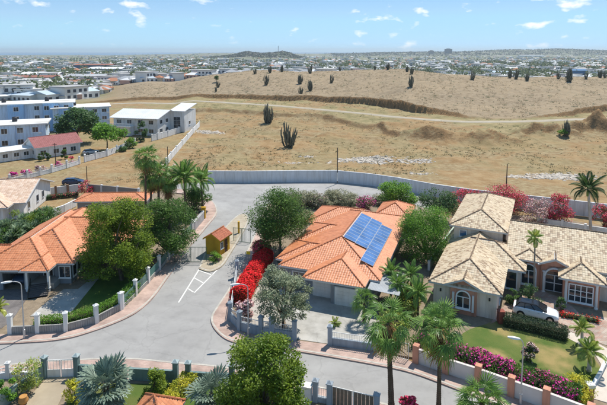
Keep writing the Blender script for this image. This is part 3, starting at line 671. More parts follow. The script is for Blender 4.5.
# arched entrance
d = window(hr, 12.9, 10.5, .15, 0, 1.9, 1.95, 2, 2, arch=True, fw=.16, depth=.12, name='front_door', sill=False)
for xx in (11.75, 14.1): MB().lathe([(.22,0),(.22,.15),(.15,.2),(.14,2.5),(.22,2.6),(.22,2.72)], 12, (xx, 9.85, 0)).build('column', M_white, hr, smooth=False)
arc = MB()
for k in range(12):
    a, b_ = PI*k/12, PI*(k+1)/12
    q = [(12.92+r_*math.cos(t_), 2.15+r_*math.sin(t_)) for r_, t_ in ((1.0,a),(1.17,a),(1.17,b_),(1.0,b_))]
    arc.add([(c_[0], 9.68, c_[1]) for c_ in q]+[(c_[0], 9.9, c_[1]) for c_ in q], [(3,2,1,0),(4,5,6,7),(0,1,5,4),(1,2,6,5),(2,3,7,6),(3,0,4,7)])
arc.build('entrance_arch', M_white, hr)
window(hr, 15.55, 7.95, .55, 0, 2.3, 1.9, 4, 3, fw=.12, depth=.08)
for xx in (14.05, 17.1): MB().lathe([(.2,0),(.2,.15),(.15,.2),(.14,2.6),(.2,2.7),(.2,2.85)], 12, (xx, 7.8, .1)).build('column', M_white, hr)
MB().box(13.7, 7.7, 2.75, 17.45, 7.94, 3.05).build('lintel', M_salmon, hr)
window(hr, 20.5, 10.2, .9, 0, 1.6, 1.4, 2, 2); window(hr, 23.8, 10.2, .9, 0, 1.6, 1.4, 2, 2)
window(hr, 1.7, 13.8, 4.0, 0, .8, .8, 1, 1, fw=.1, gm_=glass_mat('blue pane', (.05,.16,.30)))
for yy in (3, 7): window(hr, .5, yy, .9, -PI/2, 1.3, 1.3, 2, 1)
window(hr, 7.2, 4.2, .5, PI/2, 1.4, 1.8, 2, 1)
for yy in (17, 22, 26): window(hr, .5, yy, 3.9, -PI/2, 1.2, 1.0, 2, 1); window(hr, 6.7, yy, 3.9, PI/2, 1.2, 1.0, 2, 1)

# ------------------------------------------------------------------ gatehouse on the island
c0 = G(218, 252)
gh = thing('gatehouse', 'small ochre yellow gatehouse with terracotta gable roof on the traffic island', 'gatehouse', c0, R(-22))
MB().box(-1.15, -1.4, .1, 1.15, 1.4, 2.5).build('wall', M_yellow, gh)
for yy in (-1.395, 1.145): MB().add([(-1.15, yy, 2.5), (1.15, yy, 2.5), (0, yy, 3.2), (-1.15, yy+.25, 2.5), (1.15, yy+.25, 2.5), (0, yy+.25, 3.2)], [(0,1,2),(5,4,3),(0,3,4,1),(1,4,5,2),(2,5,3,0)]).build('gable', M_yellow, gh)
rf = Roof(.26, .32); rf.hip(-1.45, -1.7, 1.45, 1.7, 2.45, .6, 'y', g0=True, g1=True); rf.build(gh, mat('red roof tiles', (.45,.16,.09), (.36,.12,.07), 3, island=.15), M_orange_cap, M_yellow)
panel_door(gh, 1.15, .2, .12, PI/2, .85, 1.95, mat('brown door', (.10,.05,.025)), M_yellow)
window(gh, -1.15, 0, 1.1, -PI/2, 1.0, .8, 2, 1); window(gh, 1.15, -.85, 1.1, PI/2, .6, .8, 1, 1)
pb = thing('planter', 'stone planter box with a green shrub against the yellow gatehouse', 'planter', G(215.5, 260.5), R(-22))
mb = MB(); 
for a in ((-.8,-.35,.8,-.25),(-.8,.25,.8,.35),(-.8,-.249,-.7,.249),(.7,-.249,.8,.249)): mb.box(a[0], a[1], .12, a[2], a[3], .6)
mb.build('box', mat('rough stone', (.36,.27,.19), (.24,.18,.13), 4, bump=.6), pb); MB().box(-.7,-.25,.12,.7,.25,.52).build('soil', M_soil, pb)

# ------------------------------------------------------------------ house with faded tiles (left edge)
hb_ = thing('faded_house', 'white house with faded pink beige tiled roof behind the yuccas', 'house', (-47.8, 83.9, 0), R(9))
walls(hb_, [(-24, .6, -.7, 14.2, 0, 2.9)], M_whitewall)
rf = Roof(.36, .42); rf.hip(-24.6, 0, 0, 14.6, 3.0, .34, 'x', g1=True); rf.hip(-12, -2.5, -2.0, 8, 2.98, .34, 'y', g1=True); rf.build(hb_, M_pinktile, M_pinkcap, M_soffit)
MB().add([(-.95,.4,2.9),(-.95,14.2,2.9),(-.95,7.3,5.3),(-.7,.4,2.9),(-.7,14.2,2.9),(-.7,7.3,5.3)], [(2,1,0),(3,4,5),(0,1,4,3),(1,2,5,4),(2,0,3,5)]).build('gable', M_whitewall, hb_)
for yy in (3, 7.2, 10): window(hb_, -.7, yy, 1.2, PI/2, .9, 1.1, 1, 1, fm=mat('grey frame', (.3,.31,.33)))
walls(hb_, [(-10.8, -1.9, -3, .6, 0, 2.9)], M_whitewall)

# annex behind the left house
an = thing('annex', 'low grey outbuilding with orange tiled roof and a white framed window', 'outbuilding', (-40.4, 85.9, 0), R(2))
walls(an, [(.3, .4, 12, 4.6, 0, 2.5)], mat('taupe render', (.36,.33,.30)))
rf = Roof(); rf.hip(-.2, -.2, 12.6, 5.2, 2.6, .30, 'x'); rf.build(an, M_orange, M_orange_cap, M_soffit)
window(an, 4.6, .4, .9, 0, .8, .9, 1, 1, fw=.14); window(an, 2.2, .4, 1.2, 0, .9, .5, 2, 1)
# tip of a garden pavilion roof (bottom edge)
gz = thing('pavilion', 'small garden pavilion with pointed orange tiled roof beside the lawn', 'pavilion', (-11.27, 35.2, 0), R(-12))
rf = Roof(); rf.hip(-1.7, -1.7, 1.7, 1.7, 1.8, .82); rf.build(gz, M_orange, M_orange_cap, M_soffit)
for sx_ in (-1.3, 1.3):
    for sy_ in (-1.3, 1.3): MB().cbox((sx_, sy_, .1), .2, .2, 1.8).build('post', M_white, gz)

# ------------------------------------------------------------------ white houses and blue flats beyond the empty lot
def flats(name, label, loc, rz, L, dp, hgt, floors, bays, m, mb_, wx=3.2, side=True, parapet=True):
    o = thing(name, label, 'apartment block', loc, rz)
    MB().box(0, 0, 0, L, dp, hgt).build('wall', m, o)
    MB().box(-.7, -.9, hgt+.004, L+.7, dp+.7, hgt+.35).build('roof', mat('white roof coating', (.80,.80,.78), (.62,.60,.56), .25, rough=.8, c3=(.50,.47,.42), s3=.12), o)
    for x0, x1, d in bays: MB().box(x0, -d, 0, x1, -.004, hgt-.02).build('bay', mb_, o)
    fh = hgt/floors
    for k_ in range(int(L/14)): MB().lathe([(.7,0),(.75,.1),(.75,1.2),(.5,1.5),(.15,1.55)], 12).build('water_tank', mat('tank black', (.04,.04,.045), rough=.5), o, (7+k_*14, dp*.6, hgt+.35))
    for f in range(floors):
        x = 1.2
        while x < L-1.2:
            d = 0
            for x0, x1, dd in bays:
                if x0+.5 < x < x1-.5: d = dd
                elif x0-.9 < x < x1+.9: d = None
            if d is not None:
                window(o, x, -d, f*fh+fh*.35, 0, 1.5, fh*.42, 2, 1, fw=.1, sill=False)
                if int(x*7+f*3) % 3 == 0: MB().box(-.4, -.35, 0, .4, -.004, .55).build('air_conditioner', M_frame, o, (x+1.25, -d, f*fh+fh*.2))
            x += wx
        if side:
            for y in np.arange(2.5, dp-1, 3.6): window(o, L, y, f*fh+fh*.35, PI/2, 1.3, fh*.42, 2, 1, fw=.1, sill=False)
    return o
flats('apartment_block', 'long sky blue block of flats with projecting bays and white roof', (-138, 160, 0), R(24), 58, 12, 10.0, 3, [(4,9,1.2),(15,20,1.2),(26,31,1.2),(37,42,1.2),(48,53,1.2)], M_bluelight, M_blue)
flats('apartment_block', 'shorter pale blue block of flats at the far end of the row', (-90, 178, 0), R(24), 19, 12, 8.2, 3, [(2,7,1.0)], M_bluelight, M_blue)
flats('apartment_block', 'two storey pale blue block behind the red roofed house', (-119, 133.5, 0), R(22), 44, 11, 7, 2, [(30,36,.8)], M_bluelight, M_bluelight, 4)
# red-roofed white house
hc = thing('red_roof_house', 'white house with dull red pitched roof behind the balustrade', 'house', (-71.9, 131.8, 0), R(47))
walls(hc, [(.4, .4, 12.2, 8.6, 0, 3.0)], M_whitewall); walls(hc, [(-8, 3, .4, 9.5, 0, 2.6)], M_whitewall, 'wing')
MB().box(-8.4, 2.6, 2.6, .39, 9.9, 2.8).build('flat_roof', M_white, hc)
rf = Roof(.5, .5); zr = rf.hip(-.1, 0, 12.8, 9.0, 3.05, .52, 'x', g0=True, g1=True); rf.build(hc, mat('dull red roof', (.37,.15,.14), (.31,.12,.11), 1.2, island=.08), mat('red ridge', (.30,.11,.10)), M_white)
for xx in (.4, 12.0): MB().add([(xx,.4,2.9),(xx,8.6,2.9),(xx,4.5,5.2),(xx+.2,.4,2.9),(xx+.2,8.6,2.9),(xx+.2,4.5,5.2)], [(2,1,0),(3,4,5),(0,1,4,3),(1,2,5,4),(2,0,3,5)]).build('gable', M_whitewall, hc)
for xx in (2.2, 5.6, 10.2): window(hc, xx, .4, .9, 0, 1.4, 1.2, 2, 1)
panel_door(hc, 7.8, .4, .1, 0, 1.0, 2.1, mat('dark timber door', (.05,.035,.025)))
for yy in (2.4, 6.2): window(hc, .4, yy, 1, -PI/2, 1.1, 1.2, 2, 1)
for yy in (3.9, 6): window(hc, -8, yy+1, 1, -PI/2, 1.1, 1.0, 2, 1)
for xx in (-6.3, -3.6, -1.2): window(hc, xx, 3, 1, 0, 1.2, 1.0, 2, 1)
# white two-storey house
hd = thing('two_storey_house', 'white two storey house with broad white metal roof beside the empty lot', 'house', (-66.5, 173.5, 0), R(-14))
walls(hd, [(0, 0, 17, 15, 0, 5.9)], M_whitewall); walls(hd, [(-4, -2.5, 8, -.01, 0, 3.0), (17.01, 9, 22.5, 18, 0, 7.6)], M_whitewall, 'wing')
rf_m = mat('white metal roof', (.78,.79,.80), (.68,.69,.70), .4, rough=.45)
r = MB(); 
r.slab([(-1,-1.2,6.0),(18,-1.2,6.0),(18,7.5,8.2),(-1,7.5,8.2)], .15); r.slab([(18,16,6.0),(-1,16,6.0),(-1,7.5,8.2),(18,7.5,8.2)], .15)
for i in range(24):
    xx = -.9+i*.815; r.slab([(xx,-1.2,6.07),(xx+.06,-1.2,6.07),(xx+.06,7.5,8.27),(xx,7.5,8.27)], .05)
r.build('roof', rf_m, hd)
for xx in (0, 16.8): MB().add([(xx,0,5.9),(xx,15,5.9),(xx,7.5,7.9),(xx+.2,0,5.9),(xx+.2,15,5.9),(xx+.2,7.5,7.9)], [(2,1,0),(3,4,5),(0,1,4,3),(1,2,5,4),(2,0,3,5)]).build('gable', M_whitewall, hd)
r = MB(); r.slab([(16.7,8.7,7.7),(22.9,8.7,7.7),(22.9,18.2,9.6),(16.7,18.2,9.6)], .2); r.build('mono_roof', rf_m, hd)
MB().box(-4.3,-2.8,3.0,8.3,-.012,3.25).build('balcony', M_white, hd)
mb = MB(); mb.box(-4.2,-2.75,4.1,8.2,-2.65,4.2)
for i in range(26): mb.box(-4.2+i*.49,-2.73,3.25,-4.13+i*.49,-2.67,4.1)
mb.build('balustrade', M_white, hd)
for xx in (2.2, 6.2, 10.5, 14.6): window(hd, xx, 0, 3.9, 0, 1.7, 1.3, 2, 1)
for xx in (10.5, 14.6): window(hd, xx, 0, .9, 0, 1.7, 1.3, 2, 1)
for xx in (-2, 2.4, 6): window(hd, xx, -2.5, .6, 0, 1.9, 1.8, 2, 1)
for yy in (2.4, 6.4): window(hd, 17, yy, 3.9, PI/2, 1.6, 1.3, 2, 1); window(hd, 17, yy, .9, PI/2, 1.6, 1.3, 2, 1)
window(hd, 19.6, 9, 1.5, 0, 2.6, 4, 2, 3); window(hd, 22.5, 13, 2.5, PI/2, 1.2, 1.2, 1, 1)

# ------------------------------------------------------------------ garden walls, fences, gates
def fence(name, label, pts, pw=.35, ph=2.0, pm=None, cap=True, h=1.0, th=.16, m=None, ribs=0, rail=0, railm=None, glass=None, gaps=(), cat='wall', nopil=(), captop=None, joint=0):
    pts = [Vector((p[0], p[1], 0)) for p in pts]; o = thing(name, label, cat, pts[0]); o0 = pts[0]
    for i, p in enumerate(pts):
        if pw and i not in nopil:
            q = pts[min(i+1, len(pts)-1)]-pts[max(i-1, 0)]; a = math.atan2(q.y, q.x)
            b_ = MB().cbox((p.x-o0.x, p.y-o0.y, 0), pw, pw, ph, a).build('pillar', pm, o)
            if cap:
                c_ = MB(); c_.cbox((p.x-o0.x, p.y-o0.y, ph+.002), pw+.12, pw+.12, .08, a)
                t = pw/2+.02; ca, sa = math.cos(a), math.sin(a)
                c_.add([(p.x-o0.x+(dx*ca-dy*sa)*t, p.y-o0.y+(dx*sa+dy*ca)*t, ph+.083) for dx, dy in ((-1,-1),(1,-1),(1,1),(-1,1))]+[(p.x-o0.x, p.y-o0.y, ph+.083+pw*.5)], [(0,1,4),(1,2,4),(2,3,4),(3,0,4)])
                c_.build('cap', captop or pm, b_)
    for i in range(len(pts)-1):
        if i in gaps: continue
        a, b_ = pts[i]-o0, pts[i+1]-o0; d = b_-a; L = d.length; ang_ = math.atan2(d.y, d.x); e = (pw/2 if pw else 0)+.003
        nseg = max(1, round(L/joint)) if joint else 1
        for k in range(nseg):
            x0 = e+(L-2*e)*k/nseg+(.012 if k else 0); x1 = e+(L-2*e)*(k+1)/nseg
            w = MB()
            if ribs:
                w.box(x0, -th*.3, 0, x1, th*.3, h-.03); nrb = max(2, int((x1-x0)/ribs)); st_ = (x1-x0)/nrb
                for q in range(nrb): w.box(x0+q*st_+.02, -th/2, .02, x0+(q+1)*st_-.02, th/2, h-.031)
                w.box(x0, -th*.6, h-.0305, x1, th*.6, h+.04)
            else:
                w.box(x0, -th/2, 0, x1, th/2, h)
                if h < 3 and th < .3: w.box(x0, -th/2-.03, h+.002, x1, th/2+.03, h+.06)
            w.build('panel', m, o, (a.x, a.y, 0), ang_)
        if rail:
            w = MB(); w.box(e, -.025, rail-.05, L-e, .025, rail); w.box(e, -.02, h+.16, L-e, .02, h+.2)
            nb_ = max(2, int((L-2*e)/.16))
            for q in range(nb_): xx = e+(L-2*e)*(q+.5)/nb_; w.box(xx-.012, -.012, h+.062, xx+.012, .012, rail-.052)
            w.build('railing', railm or M_white, o, (a.x, a.y, 0), ang_)
        if glass:
            MB().box(e, -.015, h+.07, L-e, .015, glass[0]).build('screen', glass[1], o, (a.x, a.y, 0), ang_)
    return o
def gate(name, label, p, q, h, m, kind='bars', fr=.06, infill=None, leafs=2, z0=.06, extra=None):
    p, q = Vector(p), Vector(q); d = q-p; L = d.length; o = thing(name, label, 'gate', (p.x, p.y, 0), math.atan2(d.y, d.x))
    for k in range(leafs):
        x0, x1 = L*k/leafs+.03, L*(k+1)/leafs-.03; w = MB()
        w.box(x0, -.03, z0, x0+fr, .03, h); w.box(x1-fr, -.03, z0, x1, .03, h); w.box(x0+fr, -.025, z0, x1-fr, .025, z0+fr); w.box(x0+fr, -.025, h-fr, x1-fr, .025, h)
        if kind == 'bars':
            nb_ = int((x1-x0)/.18)
            for i in range(1, nb_): xx = x0+(x1-x0)*i/nb_; w.box(xx-.012, -.012, z0+fr, xx+.012, .012, h-fr)
        fo = w.build('gate_leaf', m, o)
        if kind == 'boards':
            nb_ = max(3, int((x1-x0)/.3))
            for i in range(nb_):
                xa = x0+fr+(x1-x0-2*fr)*i/nb_; xb = x0+fr+(x1-x0-2*fr)*(i+1)/nb_-.02; MB().box(xa, -.015, z0+fr+.003, xb, .015, h-fr-.003).build('board', infill, fo)
        if kind == 'half':
            MB().box(x0+fr+.002, -.015, z0+fr+.002, x1-fr-.002, .015, h*.45).build('sheet', infill, fo)
            w2 = MB().box(x0+fr+.002, -.02, h*.45+.002, x1-fr-.002, .02, h*.45+.06)
            for i in range(1, 4): xx = x0+(x1-x0)*i/4; w2.box(xx-.015, -.012, h*.45+.062, xx+.015, .012, h-fr-.002)
            w2.build('bar', m, fo)
    return o
g2 = lambda L_: [G(a, b_, .1) for a, b_ in L_]
M_farwall = mat('grey block wall', (.72,.73,.74), (.64,.65,.66), .25, detail=8, rough=.9, c3=(.68,.68,.67), s3=.09)
streak(M_farwall, .78)
fw_pts = [G(a, b_) for a, b_ in [(208,182.4),(250,182.6),(300,182),(337,182),(370,185.5),(397,189.6),(432,196.5),(470,202.5),(520,208.5),(560,213),(607,219),(680,228)]]
fence('boundary_wall', 'long plain grey boundary wall behind the back road', fw_pts, pw=0, h=2.65, th=.3, m=M_farwall, joint=4.2)
fence('garden_wall', 'ribbed concrete garden wall with white pillars in front of the left lawn', g2([(-22,335),(10.5,333.6),(38,332.6),(66,331),(96.5,323),(121,309.8)]), .4, 2.05, M_white, h=.85, m=mat('ribbed concrete', (.36,.35,.33), (.28,.27,.25), 1), ribs=.22, gaps=(0,))
M_greenglass = mat('green screen', (.10,.22,.19), rough=.3)
fence('garden_wall', 'white pillar wall with dark green screens below the big tree', g2([(122.2,309),(135.7,295.6),(148.3,282.7),(159.4,270),(168.5,259.3),(172.6,255),(183.2,242),(192,231.8)]), .36, 2.0, M_white, h=.5, m=M_conc, glass=(1.5, M_greenglass), gaps=())
fence('driveway_wall', 'pale concrete wall block with dark cap beside the ochre gate pier', [G(193.5,230.5,.1), G(203,219.5,.1)], .3, 1.5, M_farwall, h=1.5, th=.5, m=mat('patched concrete', (.42,.41,.40), (.32,.31,.30), .9))
pr = thing('gate_pier', 'ochre yellow gate pier standing at the end of the concrete wall', 'pier', G(203.6, 218.2, .1)); MB().cbox((0,0,0), .7, .5, 1.9).build('pier', M_yellow, pr); MB().cbox((0,0,1.903), .85, .65, .1).build('coping', M_yellow, pr)
# corner property (blue-grey)
fence('corner_wall', 'blue-grey pillared wall with white railings round the street corner', g2([(237,276),(230.3,320.5),(239.8,330),(261,335.6),(271.5,336.8)]), .4, 2.1, M_bluegrey, h=.95, m=M_bluegrey, rail=1.65, gaps=(), captop=M_bluegrey)
gate('pedestrian_gate', 'white barred pedestrian gate between blue-grey pillars', G(262.5,335.8,.1), G(270,336.6,.1), 1.7, M_white, leafs=1, z0=.15)
fence('corner_wall', 'blue-grey pillared wall with railing left of the concrete drive', g2([(272.8,337),(294.5,340.2)]), .4, 2.1, M_bluegrey, h=.95, m=M_bluegrey, rail=1.65)
fence('driveway_wall', 'low blue-grey wall with pale railing right of the concrete drive', g2([(330,344.6),(376,351.3)]), .42, 2.0, M_bluegrey, h=.8, m=M_bluegrey, rail=1.5)
gate('driveway_gate', 'white barred double gate behind the leaning fan palm', G(379,352,.1), G(409,360,.1), 1.7, M_white, leafs=2)
fence('salmon_wall', 'pale pink wall with salmon pillars under the magenta bougainvillea', g2([(416,362.3),(446,373),(478,383.5),(511,395.5),(546,408),(590,425)]), .55, 1.85, M_salmon, cap=False, h=1.45, th=.2, m=mat('pink white render', (.68,.62,.58), (.60,.54,.50), .5))
pr = thing('gate_pier', 'salmon pier with white capital at the foot of the cream path', 'pier', G(589, 400, .1)); MB().cbox((0,0,0), .5, .5, 1.2).build('pier', M_salmon, pr); MB().cbox((0,0,1.203), .62, .62, .3).build('capital', M_white, pr)
fence('path_wall', 'low white wall edging the curved cream path', g2([(593,388),(600,376),(606,364),(612,352)]), 0, h=.5, th=.2, m=M_white)
pr = thing('brick_pier', 'short brick red pier at the end of the clipped hedge', 'pier', G(500.5, 323, .1)); MB().cbox((0,0,0), .6, .6, 1.35).build('pier', mat('brick red', (.30,.09,.06), (.24,.07,.05), 3), pr); MB().cbox((0,0,1.353), .7, .7, .08).build('coping', mat('brick red', (.30,.09,.06)), pr)
fence('side_wall', 'low white wall with green panels between the pink house and the hedge trees', [G(429,270,.1), G(440,252,.1), G(455,232,.1)], .3, 1.4, M_white, h=1.2, m=mat('pale green render', (.42,.52,.42)), cap=False)
# street-side wall of the bottom properties
fence('teal_wall', 'teal garden wall with square posts facing the street', g2([(77.2,376),(127,379.3),(176,382.5),(188.5,383.3),(232,386),(268,392)]), .42, 2.0, M_teal, h=1.15, m=M_teal, gaps=(2,), nopil=(1,5), captop=mat('teal cap', (.35,.42,.42)))
fence('teal_wall', 'teal garden wall running down beside the tan drive', [G(45.3,377.5,.1), G(20,395,.1), G(-6,414,.1)], .4, 2.0, M_teal, h=1.25, m=mat('mottled teal render', (.20,.28,.26), (.30,.36,.32), 1.1), nopil=(1,2), captop=mat('teal cap', (.35,.42,.42)))
gate('driveway_gate', 'white double gate with solid lower half at the tan drive', G(47,377.5,.1), G(75.6,376.2,.1), 1.75, M_white, 'half', infill=M_white)
fence('street_fence', 'low white fence with white capped post by the loose shrubs', [G(-14,381,.1), G(8.5,378,.1), G(40,377.6,.1)], .3, 1.5, M_white, h=.6, m=M_white, rail=1.1, nopil=(0,2))
fence('grey_wall', 'pale blue-grey post wall at the boarded gate', g2([(300,398),(315.5,401),(329.5,404)]), .42, 1.9, M_bluegrey, h=.5, m=M_bluegrey, rail=1.4)
gate('boarded_gate', 'brown boarded gate with white frame facing the street', G(331.5,404.6,.1), G(374.5,415.4,.1), 1.75, M_white, 'boards', infill=mat('brown boards', (.25,.19,.14), (.19,.14,.10), 2), leafs=2)
fence('grey_wall', 'pale blue-grey wall right of the boarded gate', g2([(376.5,416),(440,432)]), .42, 1.9, M_bluegrey, h=.9, m=M_bluegrey, nopil=(1,))
for k, (a, b_, w_, lb) in enumerate([(306,402,.9,'large white utility cabinet by the blue-grey posts'), (301,412,.6,'small white utility cabinet in front of the larger one')]):
    u = thing('utility_cabinet', lb, 'cabinet', G(a, b_, .1), R(-15)); MB().box(-w_/2,-.3,0,w_/2,.3,1.5-k*.6).build('body', M_white, u, bevel=.02); MB().box(-w_/2-.05,-.36,1.502-k*.6,w_/2+.05,.36,1.56-k*.6).build('lid', M_white, u); MB().box(-w_/2+.06,-.32,.15,w_/2-.06,-.302,1.35-k*.6).build('door', mat('cabinet door', (.62,.64,.66)), u)
pot = thing('terracotta_pot', 'round terracotta pot against the teal wall by the drive', 'pot', G(23.5, 404, .1)); MB().lathe([(.2,0),(.38,.25),(.4,.4),(.28,.62),(.32,.7),(.27,.7)], 14).build('pot', mat('ochre clay', (.50,.26,.08), (.42,.2,.06), 3), pot, smooth=True)

# island gates
gate('estate_gate', 'dark green steel gate across the entry lane left of the gatehouse', G(174,262,.05), G(207,262,.05), 2.2, M_green_metal)
gate('estate_gate', 'dark green steel gate across the exit lane right of the gatehouse', G(233,241,.05), G(251,243,.05), 2.2, M_green_metal)
yp = thing('yellow_post', 'slim ochre yellow post on the island behind the gatehouse', 'post', G(238.8, 233, .12)); MB().cbox((0,0,0), .3, .3, 1.9).build('post', M_yellow, yp)
ys = thing('warning_sign', 'small blank yellow sign on a thin post beside the red bougainvillea', 'sign', G(248.5, 262, .12), R(-20)); MB().tube([(0,0,0),(0,0,1.5)], .03, 6).build('post', M_metal, ys); MB().box(-.3,-.05,1.1,.3,-.03,1.55).build('board', mat('sign yellow', (.75,.50,.02), rough=.5), ys)

# ------------------------------------------------------------------ walls beyond
fence('balustrade_wall', 'white pillared balustrade wall in front of the red roofed house', [G(a, b_) for a, b_ in [(-12,188),(10,183),(27.6,178.5),(40.6,175.3),(52,172.5),(67,168),(79.5,164)]], .35, 1.9, M_white, h=.9, m=M_whitewall, rail=1.5)
fence('balustrade_wall', 'white pillared wall past the open gateway along the empty lot', [G(a, b_) for a, b_ in [(85,162),(96,159),(107.5,156),(117,152),(126,148),(135,144.5)]], .35, 1.9, M_white, h=1.5, m=M_whitewall)
fence('yard_wall', 'white wall with pillars below the white two storey house', [G(a, b_) for a, b_ in [(152,141),(158,139.5),(168,136.5),(179,133),(190.5,129)]], .35, 2.1, M_white, h=1.9, m=M_whitewall)
fence('lot_wall', 'long white wall running down the edge of the empty lot', [G(a, b_) for a, b_ in [(166,166),(171,159.5),(176.5,153),(182,146.5),(187.5,140),(193,133.5),(199.5,126.5)]], .3, 2.0, M_white, h=1.75, m=M_whitewall)
fence('back_wall', 'grey garden wall behind the orange roofed outbuilding', [G(a, b_) for a, b_ in [(88,194),(102,195.2),(118,196.8),(139,199)]], .4, 2.2, M_farwall, h=2.0, m=mat('taupe wall', (.30,.285,.27), (.25,.235,.22), .6), cap=False)
fence('bed_wall', 'white wall with brown pillars behind the flower bed', [G(a, b_) for a, b_ in [(44,196.5),(56,195),(68,193.5),(82,191.5)]], .4, 1.9, mat('brown pillar', (.28,.17,.11)), h=1.6, m=M_whitewall, cap=False)
fence('court_wall', 'low white wall stepping up beside the orange left roof', [G(50,217), G(64,212), G(76,206)], 0, h=1.3, th=.3, m=M_whitewall)
fence('rear_wall', 'white garden wall behind the crimson bougainvillea of the pink house', [G(a, b_, .1) for a, b_ in [(538,226),(562,230),(585,234),(612,238),(660,246)]], .35, 1.8, M_white, h=1.5, m=M_whitewall, cap=False)

# ------------------------------------------------------------------ poles and street lamps
M_wood = mat('tarred pole', (.07,.055,.045), rough=.9)
def pole(label, base, h, r=.11, white=0, arms=True):
    o = thing('utility_pole', label, 'pole', base)
    MB().tube([(0,0,-.3),(0,0,h)], [r, r*.75], 8).build('pole', M_wood, o)
    if white: MB().tube([(0,0,0),(0,0,white)], r+.012, 8).build('painted_base', M_white, o)
    if arms: MB().cbox((0,0,h-.4), 1.1, .08, .09).build('crossarm', M_wood, o)
pole('dark utility pole with white painted base by the boundary wall bend', D(337.3,181,107.3)*1.0-Vector((0,0,0)), 7.4, white=1.9, arms=False)
pole('tall dark utility pole at the wall behind the pink house', G(505.5,206), 8.0, white=1.6, arms=False)
pole('dark utility pole behind the white balustrade', G(56,169), 6.5)
pole('short dark pole stub in the empty lot', G(87,180), 3.2, arms=False)
pole('dark pole near the end of the long white lot wall', G(168,167), 5.2, arms=False)
def lamp(label, base, h, arm, az, w=False):
    o = thing('street_lamp', label, 'street lamp', base); a = Vector((math.cos(az), math.sin(az), 0))
    m = M_metal if not w else M_white
    MB().tube([(0,0,0),(0,0,.9),(0,0,.92),(0,0,h-.5)], [.11,.11,.07,.05], 8).build('post', M_metal, o)
    pts = [(0,0,h-.5)]+[tuple(a*arm*(1-math.cos(t))+Vector((0,0,h-.5+.5*math.sin(t)))) for t in (.4,.8,1.2,1.57)]
    MB().tube(pts, .04, 7).build('arm', M_metal, o)
    e = a*arm+Vector((0,0,h)); ca, sa = a.x, a.y
    mb = MB()
    prof = [(-.1,.07,.05),(.12,.14,.08),(.5,.17,.08),(.85,.1,.04)]
    k0 = 0
    for s_, hw, hh in prof:
        for dx, dz in ((-hw,-hh*.6),(hw,-hh*.6),(hw*.7,hh),(-hw*.7,hh)): mb.v.append((e.x+ca*s_-sa*dx, e.y+sa*s_+ca*dx, e.z+dz))
    for i in range(3):
        for j in range(4): mb.f.append((i*4+j, i*4+(j+1)%4, (i+1)*4+(j+1)%4, (i+1)*4+j))
    mb.f += [(3,2,1,0),(12,13,14,15)]
    mb.build('lamp_head', M_white, o)
lamp('grey street lamp with curved arm in front of the ribbed garden wall', G(24.5,338,.12), 6.1, .9, R(200))
lamp('pale street lamp with curved arm at the blue-grey street corner', G(248.5,336,.12), 5.6, .9, R(190))
lamp('grey street lamp beside the salmon pillared wall', G(520.5,404,.12), 5.6, .35, R(160))

